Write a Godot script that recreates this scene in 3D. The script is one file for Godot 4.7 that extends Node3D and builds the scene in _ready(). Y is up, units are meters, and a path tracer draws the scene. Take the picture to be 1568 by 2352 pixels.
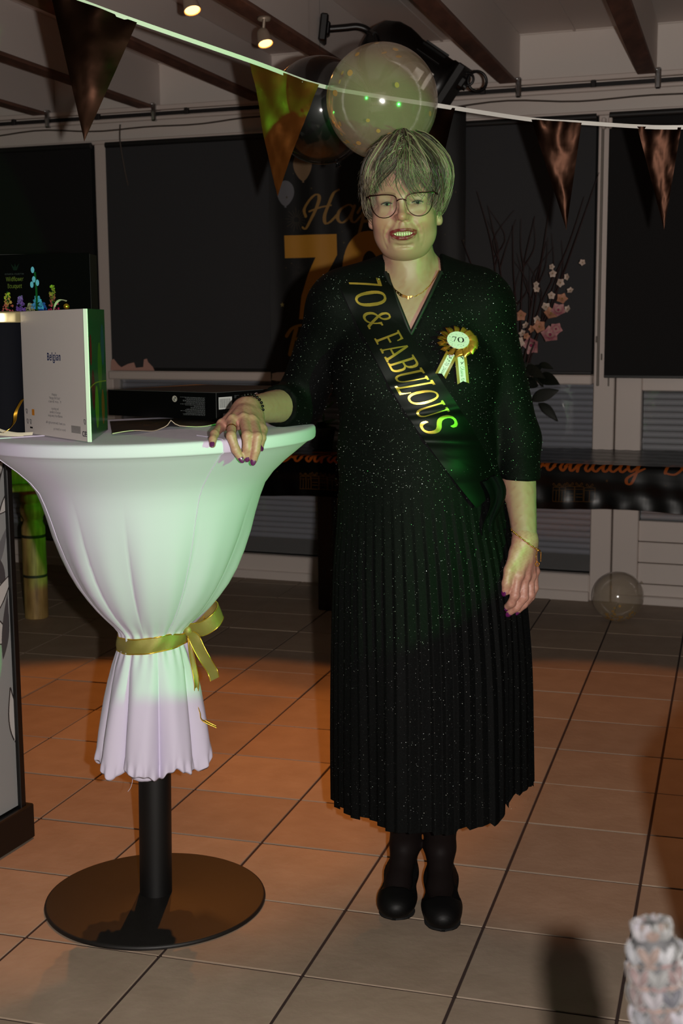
extends Node3D
# World: metres, y up, the camera stands over the origin and looks along -z. The back wall is turned by WALL_TURN.
const WALL_TURN := -0.358716
var WT: Transform3D          # wall frame: x along the wall (picture right), y up, z into the room
var org := Vector3.ZERO      # subtracted from every vertex that is committed
var used := {}
var mats := {}
var rng := RandomNumberGenerator.new()


class MB:
	var v := PackedVector3Array()
	var uv := PackedVector2Array()
	var col := PackedColorArray()
	var ix := PackedInt32Array()
	var tinted := false

	func add(p: Vector3, u := Vector2.ZERO, c := Color.WHITE) -> int:
		v.append(p); uv.append(u); col.append(c)
		if c != Color.WHITE: tinted = true
		return v.size() - 1

	func tri(a: int, b: int, c: int) -> void:   # counter-clockwise seen from outside
		ix.append(a); ix.append(c); ix.append(b)

	func quad(a: int, b: int, c: int, d: int) -> void:
		tri(a, b, c); tri(a, c, d)

	func face(p: Array, c := Color.WHITE) -> void:   # a flat polygon with vertices of its own
		var f := v.size()
		for q in p: add(q, Vector2.ZERO, c)
		for i in range(1, p.size() - 1): tri(f, f + i, f + i + 1)

	func uvface(p: Array, u: Array, c := Color.WHITE) -> void:
		var f := v.size()
		for i in p.size(): add(p[i], u[i], c)
		for i in range(1, p.size() - 1): tri(f, f + i, f + i + 1)

	# rows of points; outside is to the left of (along the row) x (to the next row)
	func grid(rows: Array, closed := false, cols: Array = [], u0 := Vector2.ZERO, u1 := Vector2.ONE) -> int:
		var f := v.size()
		var n: int = rows[0].size()
		for j in rows.size():
			for i in n:
				var t := Vector2(float(i) / (n if closed else n - 1), float(j) / maxf(rows.size() - 1, 1))
				add(rows[j][i], u0 + (u1 - u0) * t, cols[j][i] if cols.size() else Color.WHITE)
		for j in rows.size() - 1:
			for i in (n if closed else n - 1):
				var k: int = (i + 1) % n
				quad(f + j * n + i, f + j * n + k, f + (j + 1) * n + k, f + (j + 1) * n + i)
		return f

	func cap(ring, up: bool, c := Color.WHITE) -> void:
		var m := Vector3.ZERO
		for p in ring: m += p
		m /= ring.size()
		var o := add(m, Vector2(.5, .5), c)
		var f := v.size()
		for p in ring: add(p, Vector2(.5, .5), c)
		for i in ring.size():
			var k: int = (i + 1) % int(ring.size())
			if up: tri(o, f + i, f + k)
			else: tri(o, f + k, f + i)

	func box(c: Vector3, s: Vector3, b := Basis.IDENTITY, ch := 0.0, tint := Color.WHITE) -> void:
		var h := s / 2
		ch = minf(ch, minf(h.x, minf(h.y, h.z)) * .9)
		for ax in 3:
			for sg in [-1.0, 1.0]:
				var n := Vector3.ZERO; n[ax] = sg
				var a := Vector3.ZERO; a[(ax + 1) % 3] = 1
				var d := Vector3.ZERO; d[(ax + 2) % 3] = 1
				var ha := h[(ax + 1) % 3] - ch
				var hd := h[(ax + 2) % 3] - ch
				var o := n * h[ax]
				var q := [o - a * ha - d * hd, o + a * ha - d * hd, o + a * ha + d * hd, o - a * ha + d * hd]
				if sg < 0: q.reverse()
				face(q.map(func(p): return c + b * p), tint)
		if ch <= 0: return
		for ax in 3:
			var i1 := (ax + 1) % 3
			var i2 := (ax + 2) % 3
			for s1 in [-1.0, 1.0]:
				for s2 in [-1.0, 1.0]:
					var q := []
					for w in [[-1.0, 0], [1.0, 0], [1.0, 1], [-1.0, 1]]:
						var p := Vector3.ZERO
						p[ax] = w[0] * (h[ax] - ch)
						p[i1] = s1 * (h[i1] - (ch if w[1] else 0.0))
						p[i2] = s2 * (h[i2] - (0.0 if w[1] else ch))
						q.append(p)
					if s1 * s2 > 0: q.reverse()
					face(q.map(func(p): return c + b * p), tint)
		for sx in [-1.0, 1.0]:
			for sy in [-1.0, 1.0]:
				for sz in [-1.0, 1.0]:
					var q := [Vector3(sx * h.x, sy * (h.y - ch), sz * (h.z - ch)), Vector3(sx * (h.x - ch), sy * h.y, sz * (h.z - ch)), Vector3(sx * (h.x - ch), sy * (h.y - ch), sz * h.z)]
					if sx * sy * sz < 0: q.reverse()
					face(q.map(func(p): return c + b * p), tint)

	func lathe(prof: Array, seg := 32, b := Transform3D.IDENTITY, tint := Color.WHITE) -> void:   # [radius, height] bottom to top
		var rows := []
		for pr in prof:
			var r := PackedVector3Array()
			for i in seg:
				var a := -TAU * i / seg
				r.append(b * Vector3(cos(a) * pr[0], pr[1], sin(a) * pr[0]))
			rows.append(r)
		var cols := []
		if tint != Color.WHITE:
			for j in rows.size():
				var q := []
				q.resize(seg); q.fill(tint); cols.append(q)
		grid(rows, true, cols)

	func tube(pts, rad, sides := 8, caps := true, tint := Color.WHITE, flat := 1.0, upv := Vector3.ZERO) -> void:
		var n: int = pts.size()
		var up := upv
		var rows := []
		var cols := []
		for i in n:
			var t: Vector3 = (pts[mini(i + 1, n - 1)] - pts[maxi(i - 1, 0)]).normalized()
			if up == Vector3.ZERO: up = t.cross(Vector3.RIGHT if absf(t.x) < .8 else Vector3.UP)
			var sx := t.cross(up).normalized()
			up = sx.cross(t).normalized()
			var r: float = rad[i] if rad is Array or rad is PackedFloat32Array else rad
			var row := PackedVector3Array()
			for k in sides:
				var a := TAU * k / sides
				row.append(pts[i] - sx * cos(a) * r + up * sin(a) * r * flat)
			rows.append(row)
			if tint != Color.WHITE:
				var q := []
				q.resize(sides); q.fill(tint); cols.append(q)
		grid(rows, true, cols)
		if caps:
			cap(rows[0], false, tint); cap(rows[n - 1], true, tint)

	func ball(c: Vector3, r, seg := 16, rings := 10, tint := Color.WHITE, b := Basis.IDENTITY) -> void:
		var rr: Vector3 = r if r is Vector3 else Vector3.ONE * float(r)
		var rows := []
		var cols := []
		for j in rings + 1:
			var row := PackedVector3Array()
			var ph := -PI / 2 + PI * j / rings
			for i in seg:
				var a := -TAU * i / seg
				row.append(c + b * (Vector3(cos(ph) * cos(a), sin(ph), cos(ph) * sin(a)) * rr))
			rows.append(row)
			var q := []
			q.resize(seg); q.fill(tint); cols.append(q)
		grid(rows, true, cols if tint != Color.WHITE else [])

	func sheet(rows: Array, th: float, cols: Array = [], u0 := Vector2.ZERO, u1 := Vector2.ONE) -> void:   # a cloth or card with two faces and rims
		var nr := rows.size()
		var nc: int = rows[0].size()
		var back := []
		for j in nr:
			var r := PackedVector3Array()
			for i in nc:
				var du: Vector3 = rows[j][mini(i + 1, nc - 1)] - rows[j][maxi(i - 1, 0)]
				var dv: Vector3 = rows[mini(j + 1, nr - 1)][i] - rows[maxi(j - 1, 0)][i]
				r.append(rows[j][i] - du.cross(dv).normalized() * th)
			back.append(r)
		grid(rows, false, cols, u0, u1)
		var flip := []
		var fc := []
		for j in range(nr - 1, -1, -1): flip.append(back[j])
		if cols.size():
			for j in range(nr - 1, -1, -1): fc.append(cols[j])
		grid(flip, false, fc, Vector2(u0.x, u1.y), Vector2(u1.x, u0.y))
		var edge := func(a, b, q):
			grid([a, b], false, [q, q] if q else [])
		edge.call(back[0], rows[0], cols[0] if cols.size() else null)
		edge.call(rows[nr - 1], back[nr - 1], cols[nr - 1] if cols.size() else null)
		var l0 := PackedVector3Array(); var l1 := PackedVector3Array(); var r0 := PackedVector3Array(); var r1 := PackedVector3Array()
		var cl := []; var cr := []
		for j in nr:
			l0.append(rows[j][0]); l1.append(back[j][0]); r0.append(back[j][nc - 1]); r1.append(rows[j][nc - 1])
			if cols.size(): cl.append(cols[j][0]); cr.append(cols[j][nc - 1])
		edge.call(l0, l1, cl if cl.size() else null); edge.call(r0, r1, cr if cr.size() else null)

	func mesh(off: Vector3) -> ArrayMesh:
		var n := PackedVector3Array()
		n.resize(v.size())
		for i in range(0, ix.size(), 3):
			var a := v[ix[i]]
			var g := (v[ix[i + 2]] - a).cross(v[ix[i + 1]] - a)
			n[ix[i]] += g; n[ix[i + 1]] += g; n[ix[i + 2]] += g
		# vertices that lie on one spot but were made apart keep hard edges; closed grids share theirs
		for i in n.size(): n[i] = n[i].normalized() if n[i].length_squared() > 0 else Vector3.UP
		var w := v.duplicate()
		if off != Vector3.ZERO:
			for i in w.size(): w[i] -= off
		var a := []
		a.resize(Mesh.ARRAY_MAX)
		a[Mesh.ARRAY_VERTEX] = w; a[Mesh.ARRAY_NORMAL] = n; a[Mesh.ARRAY_TEX_UV] = uv; a[Mesh.ARRAY_INDEX] = ix
		if tinted: a[Mesh.ARRAY_COLOR] = col
		var m := ArrayMesh.new()
		m.add_surface_from_arrays(Mesh.PRIMITIVE_TRIANGLES, a)
		return m


func numbered(called: String) -> String:
	if not used.has(called):
		used[called] = 0
		return called
	used[called] += 1
	return "%s_%03d" % [called, used[called]]


func tag(o: Node, label: String, category := "", group := "", kind := "") -> Node:
	o.set_meta("label", label)
	if category: o.set_meta("category", category)
	if group: o.set_meta("group", group)
	if kind: o.set_meta("kind", kind)
	return o


# a thing: a node at its base whose children are its parts
func thing(called: String, label: String, category: String, at := Vector3.ZERO, turn := 0.0, group := "", kind := "") -> Node3D:
	var o := Node3D.new()
	o.name = numbered(called)
	add_child(o)
	o.position = at
	o.rotation.y = turn
	tag(o, label, category, group, kind)
	return o


func part(called: String, mb, m: Material, parent: Node = self, off := Vector3.ZERO) -> MeshInstance3D:
	var o := MeshInstance3D.new()
	o.name = numbered(called) if parent == self else called
	o.mesh = mb if mb is Mesh else mb.mesh(off)
	o.material_override = m
	parent.add_child(o, true)
	return o


func mat(called: String, c: Color, rough := .6, metal := 0.0, spec := .5) -> StandardMaterial3D:
	if mats.has(called): return mats[called]
	var m := StandardMaterial3D.new()
	m.resource_name = called
	m.albedo_color = c; m.roughness = rough; m.metallic = metal; m.metallic_specular = spec
	m.cull_mode = BaseMaterial3D.CULL_DISABLED
	mats[called] = m
	return m


func vmat(called: String, rough := .6, metal := 0.0) -> StandardMaterial3D:
	var m := mat(called, Color.WHITE, rough, metal)
	m.vertex_color_use_as_albedo = true
	return m


func glow(called: String, c: Color, e: float) -> StandardMaterial3D:
	var m := mat(called, c)
	m.emission_enabled = true; m.emission = c; m.emission_energy_multiplier = e
	return m


func noise_tex(freq: float, lo: Color, hi: Color, seed_ := 1, size := 512, kind := FastNoiseLite.TYPE_SIMPLEX_SMOOTH, oct := 4) -> NoiseTexture2D:
	var n := FastNoiseLite.new()
	n.seed = seed_; n.frequency = freq; n.noise_type = kind; n.fractal_octaves = oct
	var t := NoiseTexture2D.new()
	t.noise = n; t.width = size; t.height = size; t.seamless = true
	var g := Gradient.new()
	g.set_color(0, lo); g.set_color(1, hi)
	t.color_ramp = g
	return t


func bump(m: StandardMaterial3D, freq: float, cm: float, scale: float, seed_ := 3) -> void:
	m.heightmap_enabled = true
	m.heightmap_texture = noise_tex(freq, Color.BLACK, Color.WHITE, seed_)
	m.heightmap_scale = cm
	m.uv1_triplanar = true
	m.uv1_scale = Vector3.ONE * scale


func lin(r: float, g: float, b: float) -> Color:   # sRGB 0..255 to linear vertex colour
	return Color(r / 255, g / 255, b / 255).srgb_to_linear()


func spline(p: Array, n: int) -> PackedVector3Array:
	var c := Curve3D.new()
	for i in p.size():
		var t: Vector3 = (p[mini(i + 1, p.size() - 1)] - p[maxi(i - 1, 0)]) / 6.0
		c.add_point(p[i], -t, t)
	var out := PackedVector3Array()
	for i in n:
		var f := float(i) / (n - 1) * (p.size() - 1)
		out.append(c.samplef(f))
	return out


func lerp_list(a: Array, t: float) -> float:   # piecewise linear [[x, y], ...]
	if t <= a[0][0]: return a[0][1]
	for i in range(1, a.size()):
		if t <= a[i][0]:
			return lerpf(a[i - 1][1], a[i][1], (t - a[i - 1][0]) / (a[i][0] - a[i - 1][0]))
	return a[-1][1]


func curve_list(a: Array, t: float) -> float:   # the same, smooth (Catmull-Rom)
	if t <= a[0][0]: return a[0][1]
	for i in range(1, a.size()):
		if t <= a[i][0]:
			var x: float = (t - a[i - 1][0]) / (a[i][0] - a[i - 1][0])
			return cubic_interpolate(a[i - 1][1], a[i][1], a[maxi(i - 2, 0)][1], a[mini(i + 1, a.size() - 1)][1], x)
	return a[-1][1]


# ---- flat print: pictures computed for posters, labels and ribbons
func fill_poly(im: Image, p: PackedVector2Array, c: Color) -> void:
	var y0 := im.get_height(); var y1 := 0
	for q in p: y0 = mini(y0, int(floor(q.y))); y1 = maxi(y1, int(ceil(q.y)))
	for y in range(maxi(y0, 0), mini(y1, im.get_height())):
		var yy := y + .5
		var xs := []
		for i in p.size():
			var a := p[i]; var b := p[(i + 1) % p.size()]
			if (a.y <= yy) != (b.y <= yy): xs.append(a.x + (yy - a.y) / (b.y - a.y) * (b.x - a.x))
		xs.sort()
		for i in range(0, xs.size() - 1, 2):
			var x0 := int(round(xs[i])); var w := int(round(xs[i + 1])) - x0
			if w > 0: im.fill_rect(Rect2i(x0, y, w, 1), c)


func fill_dot(im: Image, p: Vector2, r: float, c: Color) -> void:
	for y in range(int(floor(p.y - r)), int(ceil(p.y + r)) + 1):
		var d := r * r - (y + .5 - p.y) * (y + .5 - p.y)
		if d <= 0: continue
		var h := sqrt(d)
		var x0 := int(round(p.x - h)); var w := int(round(p.x + h)) - x0
		if w > 0: im.fill_rect(Rect2i(x0, y, w, 1), c)


func stroke(im: Image, p: Array, r0: float, r1: float, c: Color) -> void:   # a smooth pen line, thicker on down strokes
	var q: Array = p.map(func(a): return Vector3(a.x, a.y, 0))
	var n := 0.0
	for i in range(1, p.size()): n += p[i].distance_to(p[i - 1])
	var s := spline(q, maxi(int(n / maxf(r0 * .5, .6)), 4))
	for i in s.size():
		var d: Vector3 = s[mini(i + 1, s.size() - 1)] - s[maxi(i - 1, 0)]
		var down := absf(d.normalized().y)
		fill_dot(im, Vector2(s[i].x, s[i].y), lerpf(r0, r1, down * down), c)


func print_text(im: Image, text: String, x: Transform2D, c: Color, font := "Droid Serif", bold := false) -> void:   # x maps text units (cap height about 1, y up) to pixels
	var f := SystemFont.new()
	f.font_names = [font]
	if bold: f.font_weight = 700
	var t := TextMesh.new()
	t.font = f; t.text = text; t.font_size = 72; t.pixel_size = 1.0 / 51.0; t.depth = 0.0; t.curve_step = 1.0
	var a := t.surface_get_arrays(0)
	var vs: PackedVector3Array = a[Mesh.ARRAY_VERTEX]
	var ids = a[Mesh.ARRAY_INDEX]
	var lo := vs[0]
	var base := (f.get_ascent(72) - f.get_descent(72)) * .5 / 51.0
	for p in vs: lo = lo.min(p)
	if ids == null or ids.size() == 0: ids = range(vs.size())
	for i in range(0, ids.size(), 3):
		var tri := PackedVector2Array()
		for k in 3:
			var p := vs[ids[i + k]]
			tri.append(x * Vector2(p.x - lo.x, p.y + base))
		fill_poly(im, tri, c)


func text_width(text: String, font := "Droid Serif", bold := false) -> float:
	var f := SystemFont.new()
	f.font_names = [font]
	if bold: f.font_weight = 700
	var t := TextMesh.new()
	t.font = f; t.text = text; t.font_size = 72; t.pixel_size = 1.0 / 51.0; t.depth = 0.0
	return t.get_aabb().size.x


func tex(im: Image) -> ImageTexture:
	return ImageTexture.create_from_image(im)


func printed(called: String, im: Image, rough := .5, metal := 0.0) -> StandardMaterial3D:
	var m := mat(called, Color.WHITE, rough, metal)
	m.albedo_texture = tex(im)
	m.texture_repeat = false
	return m


# a letter written with a brush pen: strokes in a box one unit high, y down, baseline at 1; a descender goes below
func script_strokes(ch: String) -> Array:
	match ch:
		"H": return [[[.05, .75], [.0, .55], [.15, .3], [.35, .12], [.45, .2], [.38, .5], [.22, .85], [.05, 1.12], [-.06, 1.08]], [[.16, .62], [.5, .5], [.78, .45]], [[1.0, .0], [.85, .1], [.72, .4], [.6, .75], [.62, .98], [.75, .95], [.95, .75]]]
		"B": return [[[.12, .95], [.2, .6], [.34, .1]], [[.0, .35], [.2, .1], [.5, .0], [.72, .1], [.66, .32], [.38, .46], [.66, .54], [.7, .78], [.45, 1.0], [.12, .96]]]
		"Y": return [[[.0, .2], [.12, .05], [.2, .3], [.28, .5], [.55, .35], [.75, .0]], [[.75, .0], [.6, .6], [.35, 1.15], [.15, 1.3], [.12, 1.1], [.5, .9]]]
		"C": return [[[.7, .2], [.6, .02], [.3, .2], [.1, .6], [.2, .95], [.5, .92], [.75, .7]]]
		"a": return [[[.5, .55], [.35, .45], [.12, .6], [.05, .85], [.18, .98], [.38, .8], [.5, .55]], [[.52, .5], [.42, .85], [.52, .98], [.72, .8]]]
		"p": return [[[.0, .7], [.2, .45], [.18, .8], [.02, 1.4]], [[.14, .75], [.35, .48], [.5, .58], [.42, .88], [.2, .95], [.3, .98], [.62, .8]]]
		"y": return [[[.0, .6], [.12, .48], [.1, .8], [.22, .95], [.42, .75], [.52, .48]], [[.52, .48], [.42, .95], [.25, 1.4], [.08, 1.42], [.1, 1.2], [.55, .9], [.7, .8]]]
		"i": return [[[.0, .8], [.18, .5], [.1, .85], [.2, .98], [.4, .8]], [[.24, .25], [.25, .27]]]
		"r": return [[[.0, .8], [.16, .5], [.34, .56], [.26, .85], [.36, .98], [.5, .8]]]
		"t": return [[[.0, .8], [.2, .45], [.32, .05], [.18, .8], [.25, .98], [.45, .8]], [[.08, .38], [.45, .34]]]
		"h": return [[[.0, .8], [.25, .4], [.38, .05], [.28, .02], [.18, .4], [.06, .98]], [[.1, .8], [.3, .52], [.42, .6], [.36, .88], [.46, .98], [.62, .8]]]
		"d": return [[[.46, .6], [.3, .48], [.1, .65], [.06, .88], [.2, .98], [.4, .75]], [[.7, .02], [.5, .55], [.44, .88], [.54, .98], [.72, .8]]]
		"e": return [[[.05, .82], [.3, .7], [.36, .52], [.22, .48], [.06, .72], [.12, .96], [.3, .95], [.5, .78]]]
		"s": return [[[.0, .8], [.22, .48], [.2, .62], [.32, .85], [.18, .98], [.04, .9]], [[.2, .98], [.45, .8]]]
		"o": return [[[.3, .5], [.1, .6], [.05, .88], [.2, .98], [.38, .8], [.34, .54], [.24, .52], [.5, .62]]]
		"n": return [[[.0, .8], [.14, .5], [.08, .98]], [[.1, .75], [.3, .5], [.4, .6], [.34, .88], [.44, .98], [.6, .8]]]
	return []


func script(im: Image, text: String, x: Transform2D, r0: float, r1: float, c: Color) -> void:
	var at := 0.0
	var wide := {"H": .92, "B": .8, "Y": .72, "C": .72, "a": .62, "p": .55, "y": .62, "i": .34, "r": .44, "t": .4, "h": .56, "d": .64, "e": .44, "s": .4, "o": .46, "n": .54, " ": .4}
	for ch in text:
		for s in script_strokes(ch):
			stroke(im, s.map(func(q): return x * Vector2(q[0] + at, q[1])), r0, r1, c)
		at += wide.get(ch, .5)


# ---- smooth bodies: signed distances of capsules and ellipsoids, meshed by surface nets
# a shape is [kind, a, b, ra, rb, k, take_away, basis]; kind 0 tapered capsule, 1 ellipsoid (a centre, b radii)
func cap_(a: Vector3, b: Vector3, ra: float, rb: float, k := .01, cut := false) -> Array:
	return [0, a, b, ra, rb, k, cut, Basis.IDENTITY]


func ell_(c: Vector3, r: Vector3, k := .01, cut := false, b := Basis.IDENTITY) -> Array:
	return [1, c, r, 0.0, 0.0, k, cut, b.transposed()]


func one_dist(s: Array, p: Vector3) -> float:
	if s[0] == 0:
		var a: Vector3 = s[1]
		var ab: Vector3 = s[2] - a
		var t := clampf((p - a).dot(ab) / maxf(ab.length_squared(), 1e-9), 0, 1)
		return (p - a - ab * t).length() - lerpf(s[3], s[4], t)
	var q: Vector3 = s[7] * (p - s[1])
	var r: Vector3 = s[2]
	var k0 := (q / r).length()
	var k1 := (q / (r * r)).length()
	return k0 * (k0 - 1.0) / maxf(k1, 1e-6)


func dist(shapes: Array, p: Vector3) -> float:
	var d := 1e3
	for s in shapes:
		var e := one_dist(s, p)
		var k: float = s[5]
		if s[6]:
			var h := maxf(k - absf(-e - d), 0.0) / k
			d = maxf(d, -e) + h * h * k * .25
		else:
			var h := maxf(k - absf(e - d), 0.0) / k
			d = minf(d, e) - h * h * k * .25
	return d


func near_shapes(shapes: Array, c: Vector3, diag: float) -> Array:
	var best := 1e3
	var ds := []
	for s in shapes:
		var e := one_dist(s, c)
		ds.append(e)
		if not s[6]: best = minf(best, e)
	var out := []
	for i in shapes.size():
		var s: Array = shapes[i]
		if s[6]:
			if ds[i] < diag * 2.2 + s[5]: out.append(s)
		elif ds[i] < best + diag * 2.2 + s[5] * 1.5: out.append(s)
	return out


# adds the surface to mb; extra(p, d) may change the distance (clip planes), tint(p) gives the vertex colour, xf moves the vertices
func nets(mb: MB, shapes: Array, lo: Vector3, hi: Vector3, cell: float, tint: Callable, xf := Transform3D.IDENTITY, extra = null) -> void:
	var B := 4
	var nb := Vector3i(((hi - lo) / (cell * B)).ceil())
	var nx := nb.x * B + 1; var ny := nb.y * B + 1; var nz := nb.z * B + 1
	var f := PackedFloat32Array(); f.resize(nx * ny * nz); f.fill(INF)
	var id := PackedInt32Array(); id.resize(nx * ny * nz); id.fill(-1)
	var blocks := []
	var diag := cell * B * .5 * sqrt(3.0)
	for bz in nb.z:
		for by in nb.y:
			for bx in nb.x:
				var c := lo + (Vector3(bx, by, bz) + Vector3.ONE * .5) * cell * B
				var ns := near_shapes(shapes, c, diag)
				var d := dist(ns, c)
				if extra != null: d = extra.call(c, d)
				if absf(d) > diag * 1.6: continue
				blocks.append(Vector3i(bx, by, bz))
				for z in range(bz * B, bz * B + B + 1):
					for y in range(by * B, by * B + B + 1):
						for x in range(bx * B, bx * B + B + 1):
							var i := x + nx * (y + ny * z)
							if f[i] != INF: continue
							var p := lo + Vector3(x, y, z) * cell
							var e := dist(ns, p)
							if extra != null: e = extra.call(p, e)
							f[i] = e
	var off := [0, 1, nx, nx + 1, nx * ny, nx * ny + 1, nx * ny + nx, nx * ny + nx + 1]
	var edges := [[0, 1], [2, 3], [4, 5], [6, 7], [0, 2], [1, 3], [4, 6], [5, 7], [0, 4], [1, 5], [2, 6], [3, 7]]
	var at := [Vector3(0, 0, 0), Vector3(1, 0, 0), Vector3(0, 1, 0), Vector3(1, 1, 0), Vector3(0, 0, 1), Vector3(1, 0, 1), Vector3(0, 1, 1), Vector3(1, 1, 1)]
	for b in blocks:
		for z in range(b.z * B, b.z * B + B):
			for y in range(b.y * B, b.y * B + B):
				for x in range(b.x * B, b.x * B + B):
					var i: int = x + nx * (y + ny * z)
					var neg := 0
					for o in off:
						if f[i + o] < 0: neg += 1
					if neg == 0 or neg == 8: continue
					var s := Vector3.ZERO
					var n := 0
					for e in edges:
						var fa := f[i + off[e[0]]]; var fb := f[i + off[e[1]]]
						if (fa < 0) != (fb < 0):
							s += at[e[0]].lerp(at[e[1]], fa / (fa - fb)); n += 1
					var p := lo + (Vector3(x, y, z) + s / n) * cell
					id[i] = mb.add(xf * p, Vector2(p.x, p.y), tint.call(p))
	var dx := 1; var dy := nx; var dz := nx * ny
	for b in blocks:
		for z in range(maxi(b.z * B, 1), b.z * B + B):
			for y in range(maxi(b.y * B, 1), b.y * B + B):
				for x in range(maxi(b.x * B, 1), b.x * B + B):
					var i: int = x + nx * (y + ny * z)
					var f0 := f[i]
					for ax in 3:
						var st: int = [dx, dy, dz][ax]
						var u: int = [dy, dz, dx][ax]
						var w: int = [dz, dx, dy][ax]
						var f1 := f[i + st]
						if f1 == INF or (f0 < 0) == (f1 < 0): continue
						var a := id[i - u - w]; var c := id[i - w]; var d := id[i]; var e := id[i - u]
						if a < 0 or c < 0 or d < 0 or e < 0: continue
						if f0 < 0: mb.quad(a, c, d, e)
						else: mb.quad(a, e, d, c)


func _ready() -> void:
	rng.seed = 7
	var cam := Camera3D.new()
	cam.name = "camera"
	add_child(cam)
	cam.position = Vector3(0, 1.3485, 0)
	cam.rotation = Vector3(-.1459, 0, -.0067)
	cam.far = 60
	var lens := CameraAttributesPhysical.new()
	lens.frustum_focal_length = 31.22
	lens.frustum_focus_distance = 2.86
	lens.frustum_near = .05
	lens.frustum_far = 60
	lens.exposure_aperture = 6.3
	cam.attributes = lens
	var env := Environment.new()
	env.background_mode = Environment.BG_COLOR
	env.background_color = Color.BLACK
	env.tonemap_mode = Environment.TONE_MAPPER_LINEAR
	env.tonemap_exposure = 1.0
	env.sdfgi_enabled = true
	env.ssao_enabled = true
	env.ssil_enabled = true
	var we := WorldEnvironment.new()
	we.name = "world_environment"
	we.environment = env
	add_child(we)
	WT = Transform3D(Basis(Vector3.UP, WALL_TURN), Vector3(2.1933, 0, -5.8497))
	# the flash beside the lens, upright camera: it sits to the right of the lens
	spot("camera_flash", Vector3(.088, 1.35, -.02), Vector3(.0, 1.05, -3), Color(1, .97, .94), 7.0, 44, .25, .012)
	# a green party lamp to the right of the camera, its beam ends in a crisp circle
	spot("green_party_light", Vector3(1.5, 1.25, -.9), Vector3(-.30, 1.27, -2.95), Color(.24, 1, .36), 4.0, 15.9, .04, .02)
	# a second green beam from the right, passing behind the woman
	spot("green_party_light", Vector3(2.2, 1.5, -3.6), Vector3(-1.40, .80, -5.9), Color(.3, 1, .16), 4.0, 8.5, .08, .02)
	# halogen spots under the joists
	for s in HALOGENS:
		spot("halogen_light", s[0], s[1], Color(1, .59, .23), s[2] * 1.2, s[3], s[4], .02)

	build_floor()
	build_walls()
	build_ceiling()
	build_back_table()
	build_poster()
	build_bar()
	build_high_table()
	build_person()
	build_lamps()
	build_balloons()
	build_bunting()
	build_on_table()
	build_back_things()
	build_woven_chair()


# place, aim, energy, half angle, softness of the edge
const HALOGENS := [
	[Vector3(-.26, 2.29, -4.88), Vector3(-.62, 0, -4.09), 1.5, 28.5, .25],
	[Vector3(-.46, 2.29, -4.36), Vector3(-1.0, 0, -3.9), 1.3, 31.0, .25],
	[Vector3(1.0, 2.29, -4.75), Vector3(.76, 0, -4.09), 1.0, 26.5, .25],
]


func spot(called: String, at: Vector3, to: Vector3, c: Color, e: float, angle: float, soft: float, size: float) -> void:
	var l := SpotLight3D.new()
	l.name = numbered(called)
	add_child(l)
	l.look_at_from_position(at, to, Vector3.UP)
	l.light_color = c; l.light_energy = e; l.spot_angle = angle; l.spot_angle_attenuation = soft
	l.spot_range = 30; l.spot_attenuation = 2; l.light_size = size; l.shadow_enabled = true


func at_wall(s: float, y: float, n: float) -> Vector3:
	return WT * Vector3(s, y, n)


func wthing(called: String, label: String, category: String, s := 0.0, y := 0.0, n := 0.0, group := "", kind := "") -> Node3D:
	return thing(called, label, category, at_wall(s, y, n), WALL_TURN, group, kind)


func build_floor() -> void:
	var grout := MB.new()
	grout.box(Vector3(0, -.0528, 0), Vector3(14, .1, 14))
	var gm := mat("grout", Color(.17, .10, .08), .95)
	var fl := thing("floor", "floor of beige square ceramic tiles with dark joints", "floor", Vector3(.2187, 0, -2.4953), -.28767, "", "structure")
	part("grout_bed", grout, gm, fl).position = Vector3(0, 0, 0)
	var looks := []
	for i in 5:
		var m := mat("tile_glaze_%d" % i, [Color(.60, .53, .46), Color(.575, .505, .44), Color(.615, .545, .475), Color(.59, .515, .445), Color(.565, .50, .44)][i], .62)
		m.albedo_texture = noise_tex(.008, Color(.93, .92, .91), Color(1, 1, 1), 20 + i, 512)
		bump(m, .03, .06, 1.6, 11 + i)
		m.uv1_world_triplanar = true
		looks.append(m)
	var t := MB.new()
	t.box(Vector3(0, -.004, 0), Vector3(.3135, .012, .3135), Basis.IDENTITY, .0014)
	var tm := t.mesh(Vector3.ZERO)
	var r := RandomNumberGenerator.new(); r.seed = 3
	var back := 0
	for row in range(-2, 13):
		for c in range(-7 + row / 3, 4 + row / 2):
			var o := MeshInstance3D.new()
			o.name = "tile"
			o.mesh = tm
			o.material_override = looks[r.randi() % 5]
			o.position = Vector3((c + .5) * .32, -.002 + r.randf() * .0012 - .0006, -(row + .5) * .32)
			o.rotation = Vector3(r.randf() - .5, (r.randf() - .5), r.randf() - .5) * .003
			fl.add_child(o, true)
			back += 1
	# tiles nearer than the picture and beside it, one joined piece
	var rest := MB.new()
	for row in range(-20, 13):
		for c in range(-18, 18):
			if row >= -2 and c >= -7 + row / 3 and c < 4 + row / 2: continue
			rest.box(Vector3((c + .5) * .32, -.004, -(row + .5) * .32), Vector3(.3135, .012, .3135))
	part("far_tiles", rest, looks[0], fl).set_meta("kind", "stuff")


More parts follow.
